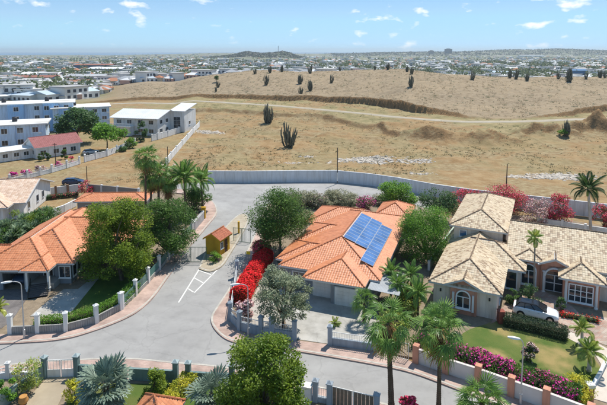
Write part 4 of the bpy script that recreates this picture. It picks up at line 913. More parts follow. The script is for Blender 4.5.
# ------------------------------------------------------------------ vehicles
M_tyre = mat('tyre rubber', (.02,.02,.02), rough=.9); M_rim = mat('alloy', (.5,.5,.52), rough=.35, metal=.8)
def car(name, label, loc, rz, paint_, roofm, L=4.5, W=1.86, Hh=1.62, detail=True):
    o = thing(name, label, 'car', loc, rz)                       # nose towards +x
    s = L/4.5
    # lower body: stations (x, z_bottom, z_shoulder, half width)
    S = [(-2.25,.45,.84,.70),(-2.18,.32,1.06,.84),(-1.9,.26,1.12,.90),(-1.0,.24,1.10,.93),(.2,.24,1.07,.93),(.95,.24,1.04,.93),(1.5,.25,.99,.91),(1.95,.28,.90,.86),(2.18,.34,.76,.76),(2.25,.45,.64,.64)]
    mb = MB(); n = 10
    for x, zb, zs, hw in S:
        hw *= W/1.86
        prof = [(0,zb),(hw*.86,zb),(hw,zb+.14),(hw*1.0,(zb+zs)/2),(hw*.97,zs-.06),(hw*.86,zs),(0,zs+.02)]
        ring = [(y, z) for y, z in prof]+[(-y, z) for y, z in prof[-2:0:-1]]
        for y, z in ring: mb.v.append((x*s, y, z))
    k = 12
    for i in range(len(S)-1):
        for j in range(k): mb.f.append((i*k+j, (i+1)*k+j, (i+1)*k+(j+1)%k, i*k+(j+1)%k))
    mb.f.append(tuple(range(k))); mb.f.append(tuple((len(S)-1)*k+j for j in range(k-1,-1,-1)))
    body = mb.build('body', paint_, o, smooth=True)
    md = body.modifiers.new('edge', 'EDGE_SPLIT'); md.split_angle = R(50)
    # glasshouse
    hw0, hw1 = .82*W/1.86, .62*W/1.86
    gl = MB(); B_ = [(-2.0*s,1.08),(1.12*s,1.03)]; T_ = [(-1.55*s,Hh-.06),(.15*s,Hh-.06)]
    gl.add([(B_[0][0],-hw0,B_[0][1]),(B_[1][0],-hw0*.97,B_[1][1]),(B_[1][0],hw0*.97,B_[1][1]),(B_[0][0],hw0,B_[0][1]),(T_[0][0],-hw1,T_[0][1]),(T_[1][0],-hw1,T_[1][1]),(T_[1][0],hw1,T_[1][1]),(T_[0][0],hw1,T_[0][1])], [(0,3,2,1),(4,5,6,7),(0,1,5,4),(1,2,6,5),(2,3,7,6),(3,0,4,7)])
    gl.build('windows', glass_mat('car glass', (.02,.025,.03), .05), o)
    rm = MB(); zt = Hh-.06
    rm.add([(T_[0][0]-.12,-hw1-.02,zt+.004),(T_[1][0]+.1,-hw1-.02,zt+.004),(T_[1][0]+.1,hw1+.02,zt+.004),(T_[0][0]-.12,hw1+.02,zt+.004),(T_[0][0]+.1,-hw1+.08,Hh),(T_[1][0]-.12,-hw1+.08,Hh),(T_[1][0]-.12,hw1-.08,Hh),(T_[0][0]+.1,hw1-.08,Hh)], [(0,3,2,1),(4,5,6,7),(0,1,5,4),(1,2,6,5),(2,3,7,6),(3,0,4,7)])
    rm.build('roof', roofm, o)
    pl_ = MB()
    for sgn in (-1, 1):
        def P(t, v): # t along, v up
            bx_ = B_[0][0]+(B_[1][0]-B_[0][0])*t; tx = T_[0][0]+(T_[1][0]-T_[0][0])*t; y = hw0+(hw1-hw0)*v
            return (bx_+(tx-bx_)*v, sgn*(y+.012), B_[0][1]+(T_[0][1]-B_[0][1])*v)
        for t in (.0, .30, .62, .985):
            pl_.tube([P(t, 0), P(t, 1)], .035 if 0 < t < .9 else .05, 5)
        pl_.tube([P(0, 1), P(1, 1)], .03, 5)
    pl_.build('pillar', mat('black trim', (.015,.015,.015), rough=.7), o)
    for sx_ in (-1.42, 1.42):
        for sy_ in (-1, 1):
            c_ = (sx_*s, sy_*(W/2-.12), .34)
            MB().tube([(c_[0], c_[1]+sy_*.125, c_[2]), (c_[0], c_[1]-sy_*.02, c_[2])], .42, 20).build('wheel_arch', mat('black trim', (.015,.015,.015), rough=.7), o)
            w_ = MB().tube([(c_[0], c_[1]-.1, c_[2]), (c_[0], c_[1]+.1, c_[2])] if True else [], .34, 20)
            wo_ = MB().tube([(c_[0], c_[1]-.12*sy_, c_[2]), (c_[0], c_[1]+.15*sy_, c_[2])], .34, 20).build('wheel', M_tyre, o)
            rim = MB().tube([(c_[0], c_[1]+.13*sy_, c_[2]), (c_[0], c_[1]+.158*sy_, c_[2])], .23, 12); rim.build('rim', M_rim, wo_)
    for sy_ in (-1, 1):
        MB().add([(2.02*s,sy_*.48,.68),(2.235*s,sy_*.46,.64),(2.10*s,sy_*.79,.68),(2.02*s,sy_*.52,.80),(2.16*s,sy_*.48,.73),(1.98*s,sy_*.84,.80)], [(0,1,2),(3,5,4),(0,3,4,1),(1,4,5,2),(2,5,3,0)]).build('headlight', mat('lamp glass', (.75,.78,.8), rough=.1, spec=.7), o)
        MB().cbox((-2.17*s, sy_*.66, .80), .12, .32, .16).build('tail_light', mat('red lamp', (.35,.01,.01), rough=.2), o)
        MB().cbox((.78*s, sy_*(W/2+.06), 1.0), .14, .2, .13).build('mirror', paint_, o)
        if detail:
            for xx in (-.62, .32): MB().cbox((xx*s, sy_*(W/2+.004), .86), .16, .03, .03).build('door_handle', M_rim, o)
    MB().cbox((2.235*s, 0, .44), .06, 1.0*W/1.86, .12).build('grille', mat('black trim', (.015,.015,.015)), o)
    MB().cbox((0, 0, .2), 3.2*s, W-.06, .12).build('sill', mat('black trim', (.015,.015,.015)), o)
    return o
M_wcar = mat('white car paint', (.82,.83,.84), rough=.25, spec=.5, coat=.6)
car('parked_car', 'white SUV with black roof parked on the forecourt of the pink house', (25.35, 51.95, .135), R(-27), M_wcar, mat('black roof', (.015,.015,.017), rough=.15, spec=.6), 4.55)
car('parked_car', 'dark blue car parked in the empty lot behind the garden wall', G(73.5, 184.5), R(10), mat('dark blue paint', (.02,.05,.12), rough=.25, coat=.6), mat('dark blue paint', (.02,.05,.12)), 4.4, 1.75, 1.45, False)
car('parked_car', 'silver car parked inside the white wall by the red roofed house', G(91, 154), R(48), mat('silver paint', (.55,.58,.60), rough=.3, coat=.5), mat('silver paint', (.55,.58,.60)), 4.2, 1.75, 1.5, False)
car('parked_car', 'dark car standing inside the open garage of the left house', (-35.2, 60.95, .13), R(-90), mat('blue grey paint', (.04,.08,.14), rough=.3, coat=.5), mat('blue grey paint', (.04,.08,.14)), 3.9, 1.75, 1.5, False)

# ------------------------------------------------------------------ vegetation
def leaves(rs, centers, size, up=.75, aspect=.55, jit=.35):
    """rhombic leaves, one per centre"""
    n = len(centers); C = np.asarray(centers)
    nrm = rs.normal(size=(n, 3)); nrm[:, 2] = np.abs(nrm[:, 2])+up; nrm /= np.linalg.norm(nrm, axis=1)[:, None]
    a = np.cross(nrm, rs.normal(size=(n, 3))); a /= np.linalg.norm(a, axis=1)[:, None]; b_ = np.cross(nrm, a)
    s = size*(1+jit*(rs.rand(n)*2-1)); a = a*s[:, None]*.5; b_ = b_*s[:, None]*.5*aspect
    V = np.stack([C-a, C+b_-nrm*(s*.06)[:, None], C+a, C-b_-nrm*(s*.06)[:, None]], 1).reshape(-1, 3)
    F = np.arange(n*4).reshape(n, 4); return V, F
def clump_points(rs, n, c, r, flat=.8, shell=.55):
    d = rs.normal(size=(n, 3)); d /= np.linalg.norm(d, axis=1)[:, None]; rad = (shell+(1-shell)*rs.rand(n)**.7)*r*(1+.25*rs.normal(size=n).clip(-1.5,1.5)*.5)
    p = d*rad[:, None]; p[:, 2] *= flat; return p+np.asarray(c)
def limb(mb, p, q, r0, r1, rs, n=5, bend=.12):
    p, q = Vector(p), Vector(q); L = (q-p).length; pts = []; side = Vector(rs.normal(size=3))*L*bend
    for i in range(n+1):
        t = i/n; pts.append(p.lerp(q, t)+side*math.sin(t*PI)*.5+Vector((0,0,L*.08*math.sin(t*PI))))
    mb.tube(pts, [r0+(r1-r0)*i/n for i in range(n+1)], 6, False)
def crown_at(x0, y0, x1, y1, Y):
    """crown box seen between photo bearings, at distance Y -> centre, half sizes"""
    a, b_ = D(x0, (y0+y1)/2, Y), D(x1, (y0+y1)/2, Y); top, bot = D((x0+x1)/2, y0, Y), D((x0+x1)/2, y1, Y)
    return Vector(((a.x+b_.x)/2, Y, (top.z+bot.z)/2)), (b_.x-a.x)/2, (top.z-bot.z)/2
def tree(name, label, base, cc, rx, rz, lm, seed, nl=9000, ls=.3, ncl=34, bark=None, trunk_r=.2, ry=None, group=None, flat=.75, cr=.34, cat='tree', low=-.65, flowers=None, part='crown', shell=.5, dome=True, bush=False):
    if bush:
        top = Vector(cc).z+rz-Vector(base).z; rz = top*.62; cc = Vector((cc[0], cc[1], base[2]+top*.38)); low = -.9; trunk_r = min(trunk_r, .06)
    rs = np.random.RandomState(seed); base = Vector(base); cc = Vector(cc)-base; ry = ry or rx
    o = thing(name, label, cat, base, 0, group)
    cl = []
    while len(cl) < ncl:
        d = rs.normal(size=3); d /= np.linalg.norm(d)
        if d[2] < low: continue
        k = .45+.5*rs.rand()**.5
        rad = rx*cr*(.65+.7*rs.rand())
        p = np.array([d[0]*(rx-rad*.7)*k*1.12, d[1]*(ry-rad*.7)*k*1.12, d[2]*max(rz-rad*flat*.75, rz*.3)*k*1.12])
        cl.append((p+np.array(cc), rad))
    w = np.array([c_[1]**2 for c_ in cl]); w = w/w.sum()
    P = np.concatenate([clump_points(rs, max(8, int(nl*wi)), c_, r_, flat, shell) for (c_, r_), wi in zip(cl, w)])
    P = P[P[:, 2] > .12]
    V, F = leaves(rs, P, ls); np_obj(part, V, F, lm, o)
    mb = MB(); th = max(.25, cc.z-rz*.55); fork = Vector((cc.x*.5, cc.y*.5, th))
    limb(mb, (0,0,-.1), fork, trunk_r, trunk_r*.75, rs, 5, .06)
    for c_, r_ in cl[::max(1, ncl//14)]: limb(mb, fork, c_, trunk_r*.55, trunk_r*.12, rs, 4, .15)
    mb.build('trunk', bark or M_bark, o, smooth=True)
    if flowers:
        fm_, nf, fs = flowers
        ids = rs.permutation(len(P)); Pf = P[ids[:nf]]; c0_ = np.array(cc); dirs = Pf-c0_; dirs /= np.maximum(np.linalg.norm(dirs, axis=1)[:, None], .01)
        V, F = leaves(rs, Pf+dirs*.08, fs, aspect=.8); np_obj('flowers', V, F, fm_, o, kind='stuff')
    return o
LM = dict(
 bright=leaf_mat('sunny olive leaves', (.27,.36,.032), (.12,.20,.022), trans=.45),
 mid=leaf_mat('mid green leaves', (.145,.26,.045), (.07,.15,.03), trans=.4),
 dark=leaf_mat('dark green leaves', (0.057,0.131,0.043), (0.100,0.184,0.048)),
 olive=leaf_mat('grey olive leaves', (.35,.38,.24), (.22,.27,.15), trans=.3),
 lime=leaf_mat('lime leaves', (0.209,0.391,0.037), (0.110,0.247,0.033)),
 yellow=leaf_mat('golden leaves', (0.670,0.606,0.053), (0.356,0.398,0.042)),
 grey=leaf_mat('dusty scrub leaves', (0.380,0.366,0.222), (0.235,0.247,0.144), trans=.2),
 palm=leaf_mat('palm fronds', (0.222,0.366,0.068), (0.119,0.235,0.048), var=.3, rough=.4, spec=.4),
 palm2=leaf_mat('yellowing fronds', (0.432,0.458,0.091), (0.209,0.314,0.057), var=.3, rough=.4, spec=.4),
 silver=leaf_mat('silver blue fronds', (.26,.33,.25), (.16,.23,.165), var=.2, trans=.2, rough=.5),
 deadfrond=leaf_mat('dead brown fronds', (0.419,0.240,0.095), (0.251,0.136,0.053), trans=.2),
 yucca=leaf_mat('grey green blades', (0.366,0.471,0.289), (0.158,0.247,0.119), trans=.25),
)
F_red = multi_mat('scarlet bracts', [(.86,.025,.03),(.80,.018,.025),(.90,.045,.04),(.74,.014,.02)], rough=.7)
F_mag = multi_mat('magenta bracts', [(.70,.03,.30),(.78,.06,.36),(.58,.02,.22),(.80,.12,.42)], rough=.7)
F_crim = multi_mat('crimson bracts', [(.78,.04,.12),(.84,.07,.16),(.62,.02,.08),(.86,.12,.20)], rough=.7)
F_pale = multi_mat('pale pink bracts', [(.72,.46,.45),(.66,.36,.38),(.76,.58,.55),(.60,.28,.30)], rough=.7)

def T_px(name, label, box, by, lm, seed, **kw):
    bx_ = kw.pop('bx', (box[0]+box[2])/2); b0 = G(bx_, by, .1)
    cc, rx, rz = crown_at(*box, b0.y); return tree(name, label, b0, cc, rx, rz, LM[lm] if isinstance(lm, str) else lm, seed, **kw)
T_px('broad_tree', 'broad sunlit yellow green tree over the left lawn', (80,193,153,292), 280, 'bright', 1, nl=44000, ls=.225, ncl=84, bx=122, cr=.29, trunk_r=.3)
T_px('broad_tree', 'dark green tree behind the white pillared wall', (140,193,196,268), 258, 'mid', 2, nl=24000, ls=.22, ncl=40, bx=166)
T_px('round_tree', 'round dark green tree with pale trunk between gatehouse and solar house', (247,187,312,252), 254, 'mid', 3, nl=28000, ls=.22, ncl=50, bx=280, bark=M_palebark)
T_px('olive_tree', 'grey green olive-like tree inside the blue-grey corner wall', (253,265,312,334), 332, 'olive', 4, nl=12000, ls=.21, ncl=42, bx=284, cr=.26, shell=.3)
T_px('leafy_tree', 'dense glossy olive green tree beside the blue-grey gate posts', (218,338,307,436), 436, leaf_mat('glossy olive leaves', (.23,.32,.028), (.11,.19,.02), rough=.45, spec=.3, trans=.45), 5, nl=30000, ls=.21, ncl=74, bx=262, cr=.27)
T_px('hedge_tree', 'bushy bright green tree left of the tower of the pink house', (397,204,455,268), 258, 'lime', 6, nl=26000, ls=.19, ncl=46, bx=426)
T_px('hedge_tree', 'low dark green tree behind the bushy one near the boundary wall', (416,188,458,218), 222, 'dark', 7, nl=6500, ls=.27, ncl=24, bx=438)
T_px('hedge_tree', 'small upright green tree behind the orange back wing', (378,180,420,212), 214, 'lime', 8, nl=6000, ls=.30, ncl=22, bx=400)
T_px('spreading_tree', 'large dark green tree in front of the blue flats', (54,108,100,140), 143, 'dark', 9, nl=6500, ls=.75, ncl=30, bx=78)
T_px('clipped_tree', 'flat clipped bright green tree by the silver car', (87,123,126,143), 150, 'lime', 10, nl=4500, ls=.6, ncl=22, bx=107, flat=.6)
T_px('round_bush', 'dark conical bush against the white two storey house', (135,121,148,141), 141, 'dark', 11, nl=2200, ls=.4, ncl=18, cat='bush', bush=True)
T_px('round_bush', 'clipped bright green bush in a round bed on the lot', (124,137,137,147), 147.5, 'lime', 12, nl=2400, ls=.34, ncl=18, cat='bush', bush=True)
T_px('round_bush', 'low dark bush beside the clipped bright bush', (113,146,127,151), 151, 'dark', 13, nl=1600, ls=.34, ncl=14, cat='bush', bush=True)
for i, (b_, lb) in enumerate([((38,151,44,160),'round bush under the gable end of the red roofed house'),((61,149,68,158),'round bush by the door of the red roofed house'),((45,152,51,159),'round bush below the middle windows of the red roofed house')]):
    T_px('round_bush', lb, b_, b_[3]+.5, 'mid', 20+i, nl=1600, ls=.3, ncl=16, cat='bush', bush=True)
# scrub hedge between back road and solar house
for i, x in enumerate((296, 309, 322, 335, 348, 384, 394, 302, 329, 342)):
    lbs = ['dusty grey green shrub next to the round dark tree','low dusty shrub second along the scrub hedge','reddish tinged dusty shrub in the scrub hedge','dusty shrub in the middle of the scrub hedge','dusty shrub between the hedge middle and the pink bougainvillea','dusty shrub between the pink bougainvillea and the hedge end','dusty shrub at the end of the scrub hedge by the upright green tree','low dusty bush squeezed in near the round dark tree','grey leafless looking bush beside the reddish shrub','small dusty bush at the kerb of the back road']
    T_px('scrub_bush', lbs[i], (x-12,188+(i%3)*2.5,x+12,210), 208-(i%2)*3, 'grey', 300+i, nl=3400, ls=.24, ncl=18, cat='shrub', bush=True, low=-.2, cr=.4, flowers=(F_pale, 300, .22) if i == 2 else None)
tree_fl = lambda name, lab, box, by, fm_, seed, nl=2500, nf=2200, fs=.2, lm='mid', **kw: T_px(name, lab, box, by, lm, seed, nl=nl, ls=.2, ncl=kw.pop('ncl', 16), cat='bougainvillea', bush=True, low=-.3, cr=.38, flowers=(fm_, nf, fs), part='foliage', **kw)
tree_fl('bougainvillea', 'pink bougainvillea in the scrub hedge behind the solar house', (355,194,379,212), 211, F_mag, 41, nl=3000, nf=1300)
tree_fl('bougainvillea', 'dark magenta bougainvillea at the foot of the round tree', (249,233,274,258), 259, F_crim, 42, nl=3200, nf=1500)
tree_fl('bougainvillea', 'coral red bougainvillea left of the pink house tower', (450,186,482,212), 212, F_crim, 43, nl=3200, nf=3200)
tree_fl('bougainvillea', 'dense crimson bougainvillea behind the pink house tower', (484,183,530,214), 213, F_crim, 44, nl=5200, nf=7000, ncl=28)
tree_fl('bougainvillea', 'pale whitish pink bougainvillea beside the crimson one', (522,197,552,226), 224, F_pale, 45, nl=3200, nf=3000, lm='grey')
tree_fl('bougainvillea', 'crimson bougainvillea left of the royal palm', (545,194,576,228), 226, F_crim, 46, nl=3800, nf=4200)
tree_fl('bougainvillea', 'crimson bougainvillea right of the royal palm', (592,204,616,228), 228, F_crim, 47, nl=2600, nf=1600)
tree_fl('bougainvillea', 'pale pink bougainvillea on the blue-grey corner wall', (234,296,255,324), 321, F_pale, 48, nl=1900, nf=1900, lm='grey', bx=245)
tree_fl('bougainvillea', 'small pink bougainvillea by the orange outbuilding', (78,180,92,194), 195, F_crim, 49, nl=900, nf=700)
tree_fl('bougainvillea', 'red bougainvillea top showing above the boarded gate', (398,397,420,416), 424, F_crim, 50, nl=1500, nf=1400)
for i, (x, y) in enumerate(((12,181),(26,177.5),(40,173),(60,168.5),(70,165))):
    tree_fl('bougainvillea', ['pink','larger pink','pale pink','magenta','small magenta'][i]+' flowering bush tucked behind the white balustrade', (x-5,y-9,x+6,y-2), y-1.5, [F_mag,F_mag,F_pale,F_mag,F_crim][i], 51+i, nl=500, nf=[420,500,350,300,200][i], fs=.3, ncl=7)

# clipped hedges and trailing banks: leaves spread over a swept mound
def hedge(name, label, px, w, h, lm, seed, dens=170, ls=.14, flowers=None, cat='hedge', rough=.12, z0=.1, arch=1.0, noise=1.0):
    rs = np.random.RandomState(seed); pts = [G(a, b_, z0) for a, b_ in px]; o = thing(name, label, cat, pts[0]); P = []; C = MB(); N_ = 0
    for i in range(len(pts)-1):
        a, b_ = pts[i]-pts[0], pts[i+1]-pts[0]; d = b_-a; L = d.length; u = d/L; v = Vector((-u.y, u.x, 0)); n = int(L*(w+2*h)*dens)
        s = rs.rand(n)*L; q = rs.rand(n)*(w+2*h); qq = np.where(q < h, -w/2, np.where(q < h+w, q-h-w/2, w/2)); zz = np.where(q < h, q, np.where(q < h+w, h, (w+2*h)-q))
        if arch < 1: zz = np.where((q >= h) & (q < h+w), h*(1-(1-arch)*(2*qq/w)**2), zz*arch)
        bump_ = noise*fbm((s+i*31)/1.1, qq/1.1+seed, 3)*rough*6
        zz = np.maximum(zz*(1+bump_*.5)+rs.normal(size=n)*rough*.4, .02); qq = qq*(1+bump_*.5)+rs.normal(size=n)*rough*.5
        if i in (0, len(pts)-2):
            m_ = int(w*h*dens*1.2)
            for se in ([0] if i == 0 else [])+([L] if i == len(pts)-2 else []):
                s = np.append(s, se+rs.normal(size=m_)*.12); q2 = (rs.rand(m_)-.5)*w; qq = np.append(qq, q2); zz = np.append(zz, rs.rand(m_)*h*(1-(1-arch)*(2*q2/w)**2))
        P.append(np.array(a)[None]+np.outer(s, u)+np.outer(qq, v)+np.outer(zz, (0,0,1)))
        C.box(0, 0, 0, 0.01, .01, .01) if False else None
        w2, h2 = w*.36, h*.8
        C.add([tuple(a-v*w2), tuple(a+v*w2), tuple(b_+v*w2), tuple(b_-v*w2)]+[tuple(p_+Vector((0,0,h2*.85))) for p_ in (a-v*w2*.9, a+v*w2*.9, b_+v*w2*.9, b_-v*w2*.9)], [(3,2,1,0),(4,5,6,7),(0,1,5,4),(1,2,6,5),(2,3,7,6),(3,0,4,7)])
    P = np.concatenate(P); V, F = leaves(rs, P, ls, up=.1); np_obj('foliage', V, F, LM[lm] if isinstance(lm, str) else lm, o)
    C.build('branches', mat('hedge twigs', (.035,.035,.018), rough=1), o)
    if flowers:
        fm_, nf, fs = flowers; k = rs.permutation(len(P)); 
        f = fbm(P[:,0]/1.6+seed, P[:,1]/1.6, 3)+.25*rs.rand(len(P)); k = np.argsort(-f)[:nf]
        V, F = leaves(rs, P[k]+rs.normal(size=(len(k),3))*.06+np.array([0,0,.06]), fs, aspect=.85); np_obj('flowers', V, F, fm_, o, kind='stuff')
    return o
hedge('clipped_hedge', 'clipped green hedge along the ribbed garden wall', [(36,329),(66,326.5),(96,318.5),(121,305.5),(136,291)], 1.1, 1.2, 'lime', 60, ls=.15)
hedge('clipped_hedge', 'clipped grey green box hedge between lawn and forecourt', [(505,324),(535,330.5),(566,338.5)], 1.5, 1.05, leaf_mat('box hedge leaves', (.065,.105,.045), (.045,.08,.034), trans=.15), 61, dens=340, ls=.11, rough=.06, noise=.5)
hedge('clipped_hedge', 'golden green hedge beside the post gap of the teal wall', [(191,385),(180,397),(169,410)], 1.3, 1.2, 'yellow', 62, ls=.17)
hedge('red_bougainvillea_hedge', 'vivid scarlet bougainvillea hedge beside the exit lane', [(266,260),(257,273),(248,287),(239,303)], 1.9, 1.7, 'mid', 63, dens=320, ls=.13, flowers=(F_red, 26000, .16), cat='bougainvillea', arch=.75)
hedge('magenta_bougainvillea_hedge', 'long magenta bougainvillea hedge behind the salmon pillared wall', [(420,354.5),(449,364),(480,374.5),(513,386.5),(548,399),(578,409)], 1.6, 2.1, 'mid', 64, dens=130, ls=.2, flowers=(F_mag, 5200, .16), cat='bougainvillea', arch=.7, rough=.2)
hedge('flower_bed', 'low flower bed with mixed shrubs by the white wall', [(46,199),(60,197.5),(78,195.5)], 1.0, .7, 'dark', 65, dens=60, ls=.2, flowers=(F_crim, 160, .18), cat='flower bed')
for i, (box, by, lm, lb) in enumerate([((561,368,596,402),401,'yellow','golden yellow shrub beside the foot of the cream path'),((14,352,46,388),388,'palm2','loose yellow green shrub by the white capped post'),((-6,368,16,402),402,'lime','bushy green shrub at the foot of the teal wall'),((63,378,86,402),403,'yellow','variegated yellow green shrub beside the tan drive'),((140,370,168,390),394,'bright','small rounded olive tree on the lawn behind the teal wall'),((555,296,566,312),312,'dark','round dark topiary bush by the white entrance column'),((518,284,542,303),303,'dark','dark leafy shrub under the arched window'),((506,286,520,302),304,'mid','green shrub in the corner of the pink house'),((207,250,222,262),261.5,'lime','green shrub growing in the stone planter')]):
    T_px('shrub', lb, box, by, lm, 70+i, nl=[3200,1800,2200,1500,2600,1300,1800,1200,900][i], ls=.17, ncl=16, cat='shrub', bush=True, low=-.3, cr=.36, shell=.35)
hedge('flower_bed', 'low dark red flower bed below the white framed bay window', [(561,316),(580,319.5),(598,322.5)], .7, .45, 'dark', 66, dens=120, ls=.13, flowers=(F_red, 260, .12), cat='flower bed')
pt = tree_fl('flower_pot_plant', 'round pink and white flowering bush alone on the dry lawn', (523,344,538,361), 361, F_pale, 90, nl=1600, nf=900, fs=.11, ncl=12); pt['category'] = 'shrub'
hedge('garden_shrubs', 'dense green planting along the salmon wall under the palms', [(420,352),(434,335),(446,318)], 1.8, 1.0, 'mid', 67, dens=70, ls=.22, cat='shrubs', rough=.25)
hedge('garden_shrubs', 'mixed yellow green planting between the two garages and the pink house', [(384,345),(402,318),(412,292)], 2.4, 1.1, 'palm2', 68, dens=60, ls=.25, cat='shrubs', rough=.3)

# ------------------------------------------------------------------ palms
def fan_leaf(R_, npl, droop, m, pet=.9, spread=250, web=.5):
    """petiole along +X then a pleated fan"""
    V = []; F = []
    def q(*p): k = len(V); V.extend(p); F.append((k, k+1, k+2, k+3))
    q((0,-.03,0),(pet,-.02,.02),(pet,.02,.02),(0,.03,0)); q((0,0,.03),(pet,0,.04),(pet,0,0),(0,0,-.03))
    for i in range(npl):
        a = R(-spread/2+spread*(i+.5)/npl); da = R(spread/npl*.62); Lr = R_*(.72+.28*math.cos(a*.55))*(1+.08*math.sin(i*2.7)); z = .05*(1 if i % 2 else -1)
        def P(r, ang, zz): return (pet+r*math.cos(ang), r*math.sin(ang), zz-droop*(r/R_)**2*R_+.25*abs(math.sin(ang))*0)
        q((pet,0,.02), P(Lr*web, a-da, z), P(Lr*(web+.1), a, z+.05), P(Lr*web, a+da, z))
        q(P(Lr*web, a-da, z), P(Lr, a-da*.06, -.04-droop*.35*R_*(.5+.5*math.cos(i*1.9))), P(Lr*1.0, a+da*.06, -.04-droop*.35*R_*(.5+.5*math.cos(i*1.9))), P(Lr*web, a+da, z))
    return np_mesh('frond', np.array(V), np.array(F), m)
def feather_leaf(L, nl, droop, m, ll=.55, vee=.5, w=.05):
    V = []; F = []
    def q(*p): k = len(V); V.extend(p); F.append((k, k+1, k+2, k+3))
    def C(t): return Vector((L*(t-.18*droop*t**3), 0, L*(.30*t-droop*.62*t**2.2)))
    for i in range(10):
        a, b_ = C(i/10), C((i+1)/10); w0 = .045*(1-i/11); q((a.x,-w0,a.z),(b_.x,-w0*.9,b_.z),(b_.x,w0*.9,b_.z),(a.x,w0,a.z))
    for i in range(nl):
        t = .12+.88*i/nl; c_ = C(t); d = (C(min(1,t+.02))-C(max(0,t-.02))).normalized(); lf = ll*math.sin(PI*min(1,(.12+t*.92)))**.6*(1+.1*math.sin(i*3.1))
        for s in (-1, 1):
            u = Vector((d.x*.55, s*.85, vee*.4+d.z*.3)).normalized(); mid = c_+u*lf*.55; tip = c_+u*lf*.95+Vector((0,0,-lf*.5))
            wv = d*w; q(tuple(c_-wv*.6), tuple(mid-wv), tuple(tip), tuple(mid+wv))
    return np_mesh('frond', np.array(V), np.array(F), m)
FAN = [fan_leaf(1.0, 20, d_, LM['palm'], pet=1.15, spread=215, web=.45) for d_ in (.15,.5,.95)]; FAN_y = fan_leaf(1.0, 20, .95, LM['palm2'], pet=1.15, spread=215, web=.45); FAN_d = fan_leaf(1.0, 14, 1.1, LM['deadfrond'], spread=160)
FANS = [fan_leaf(1.15, 22, d_, LM['silver'], pet=.95, spread=250, web=.72) for d_ in (.0,.15,.35)]
FEA = [feather_leaf(2.6, 34, d_, LM['palm']) for d_ in (.35,.75,1.15)]; FEAs = [feather_leaf(1.5, 24, d_, LM['palm2'], .42) for d_ in (.4,.8,1.1)]
FEAr = [feather_leaf(2.6, 42, d_, leaf_mat('royal palm fronds', (.06,.115,.025), (.035,.075,.018)), .6, .7, .045) for d_ in (.3,.8,1.2)]
YUC = []
def blade_set(n, L, m, seed, w=.07):
    rs = np.random.RandomState(seed); V = []; F = []
    for i in range(n):
        az = rs.rand()*2*PI; el = R(15+70*rs.rand()); l_ = L*(.7+.4*rs.rand()); d = Vector((math.cos(az)*math.cos(el), math.sin(az)*math.cos(el), math.sin(el))); s = d.cross(Vector((0,0,1))).normalized()*w
        a, b_, c_ = d*l_*.1, d*l_*.55, d*l_-Vector((0,0,l_*.15)); k = len(V); V += [tuple(a), tuple(b_-s), tuple(c_), tuple(b_+s)]; F.append((k,k+1,k+2,k+3))
    return np_mesh('leaf_rosette', np.array(V), np.array(F), m)
def palm(name, label, base, top, frs, n, scale, seed, trunk_r=.16, dead=0, deadm=None, bark=None, elmin=-35, elmax=78, group=None, bulge=0, crownshaft=None, cat='palm', yellow=None, skirt=0):
    rs = np.random.RandomState(seed); base, top = Vector(base), Vector(top); o = thing(name, label, cat, base, 0, group); t = top-base
    pts = []; rad = []
    for i in range(15):
        f = i/14; pts.append((t.x*f**1.3, t.y*f**1.3, -.1+(t.z+.1)*f)); rad.append(trunk_r*(1.25-.45*f+.5*math.exp(-f*14)+bulge*math.sin(f*PI))*(1+.06*(i % 2)))
    tb = MB()
    for i in range(14):                                           # ringed trunk: each section flares slightly over the one above
        for k in range(3):
            a_ = Vector(pts[i]).lerp(Vector(pts[i+1]), k/3); c_ = Vector(pts[i]).lerp(Vector(pts[i+1]), (k+1)/3); ra = rad[i]+(rad[i+1]-rad[i])*k/3
            tb.tube([a_, c_], [ra*.93, ra*1.05], 9, False)
    tb.build('trunk', bark or M_bark, o, smooth=True)
    if crownshaft: MB().tube([(t.x,t.y,t.z-1.1),(t.x,t.y,t.z-.5),(t.x,t.y,t.z+.1)], [trunk_r*.8,trunk_r,trunk_r*.5], 9).build('crownshaft', crownshaft, o, smooth=True)
    if skirt:
        V = []; F = []
        for i in range(int(300*skirt)):
            az = rs.rand()*2*PI; z = t.z-.05-rs.rand()*skirt; r = trunk_r*(1.2+2.2*rs.rand()); x, y = t.x+math.cos(az)*r*.6, t.y+math.sin(az)*r*.6; l_ = .35+.3*rs.rand(); k = len(V)
            s = Vector((-math.sin(az), math.cos(az), 0))*.05; V += [(x-s.x,y-s.y,z),(x+s.x,y+s.y,z),(x+math.cos(az)*r*.7+s.x*.3,y+math.sin(az)*r*.7+s.y*.3,z-l_),(x+math.cos(az)*r*.7-s.x*.3,y+math.sin(az)*r*.7-s.y*.3,z-l_)]; F.append((k,k+1,k+2,k+3))
        np_obj('dead_leaf_skirt', np.array(V), np.array(F), LM['deadfrond'], o)
    for i in range(n+dead):
        d_ = i >= n
        f = (i+.5)/n if not d_ else 0; el = elmax+(elmin-elmax)*f**.85 if not d_ else -60-20*rs.rand(); az = i*2.39996+rs.normal()*.15
        me = frs[min(len(frs)-1, int(f*len(frs)))] if not d_ else deadm
        if yellow is not None and not d_ and f > .82 and rs.rand() < .6: me = yellow
        sc = scale*(.85+.3*rs.rand())*(1 if f > .12 or d_ else .8)
        fo = obj_from('frond', me, o, (t.x, t.y, t.z-.15*f-(.3 if d_ else 0)))
        fo.rotation_mode = 'XYZ'; fo.rotation_euler = (rs.normal()*.25, -R(el), az); fo.scale = (sc, sc, sc)
    return o
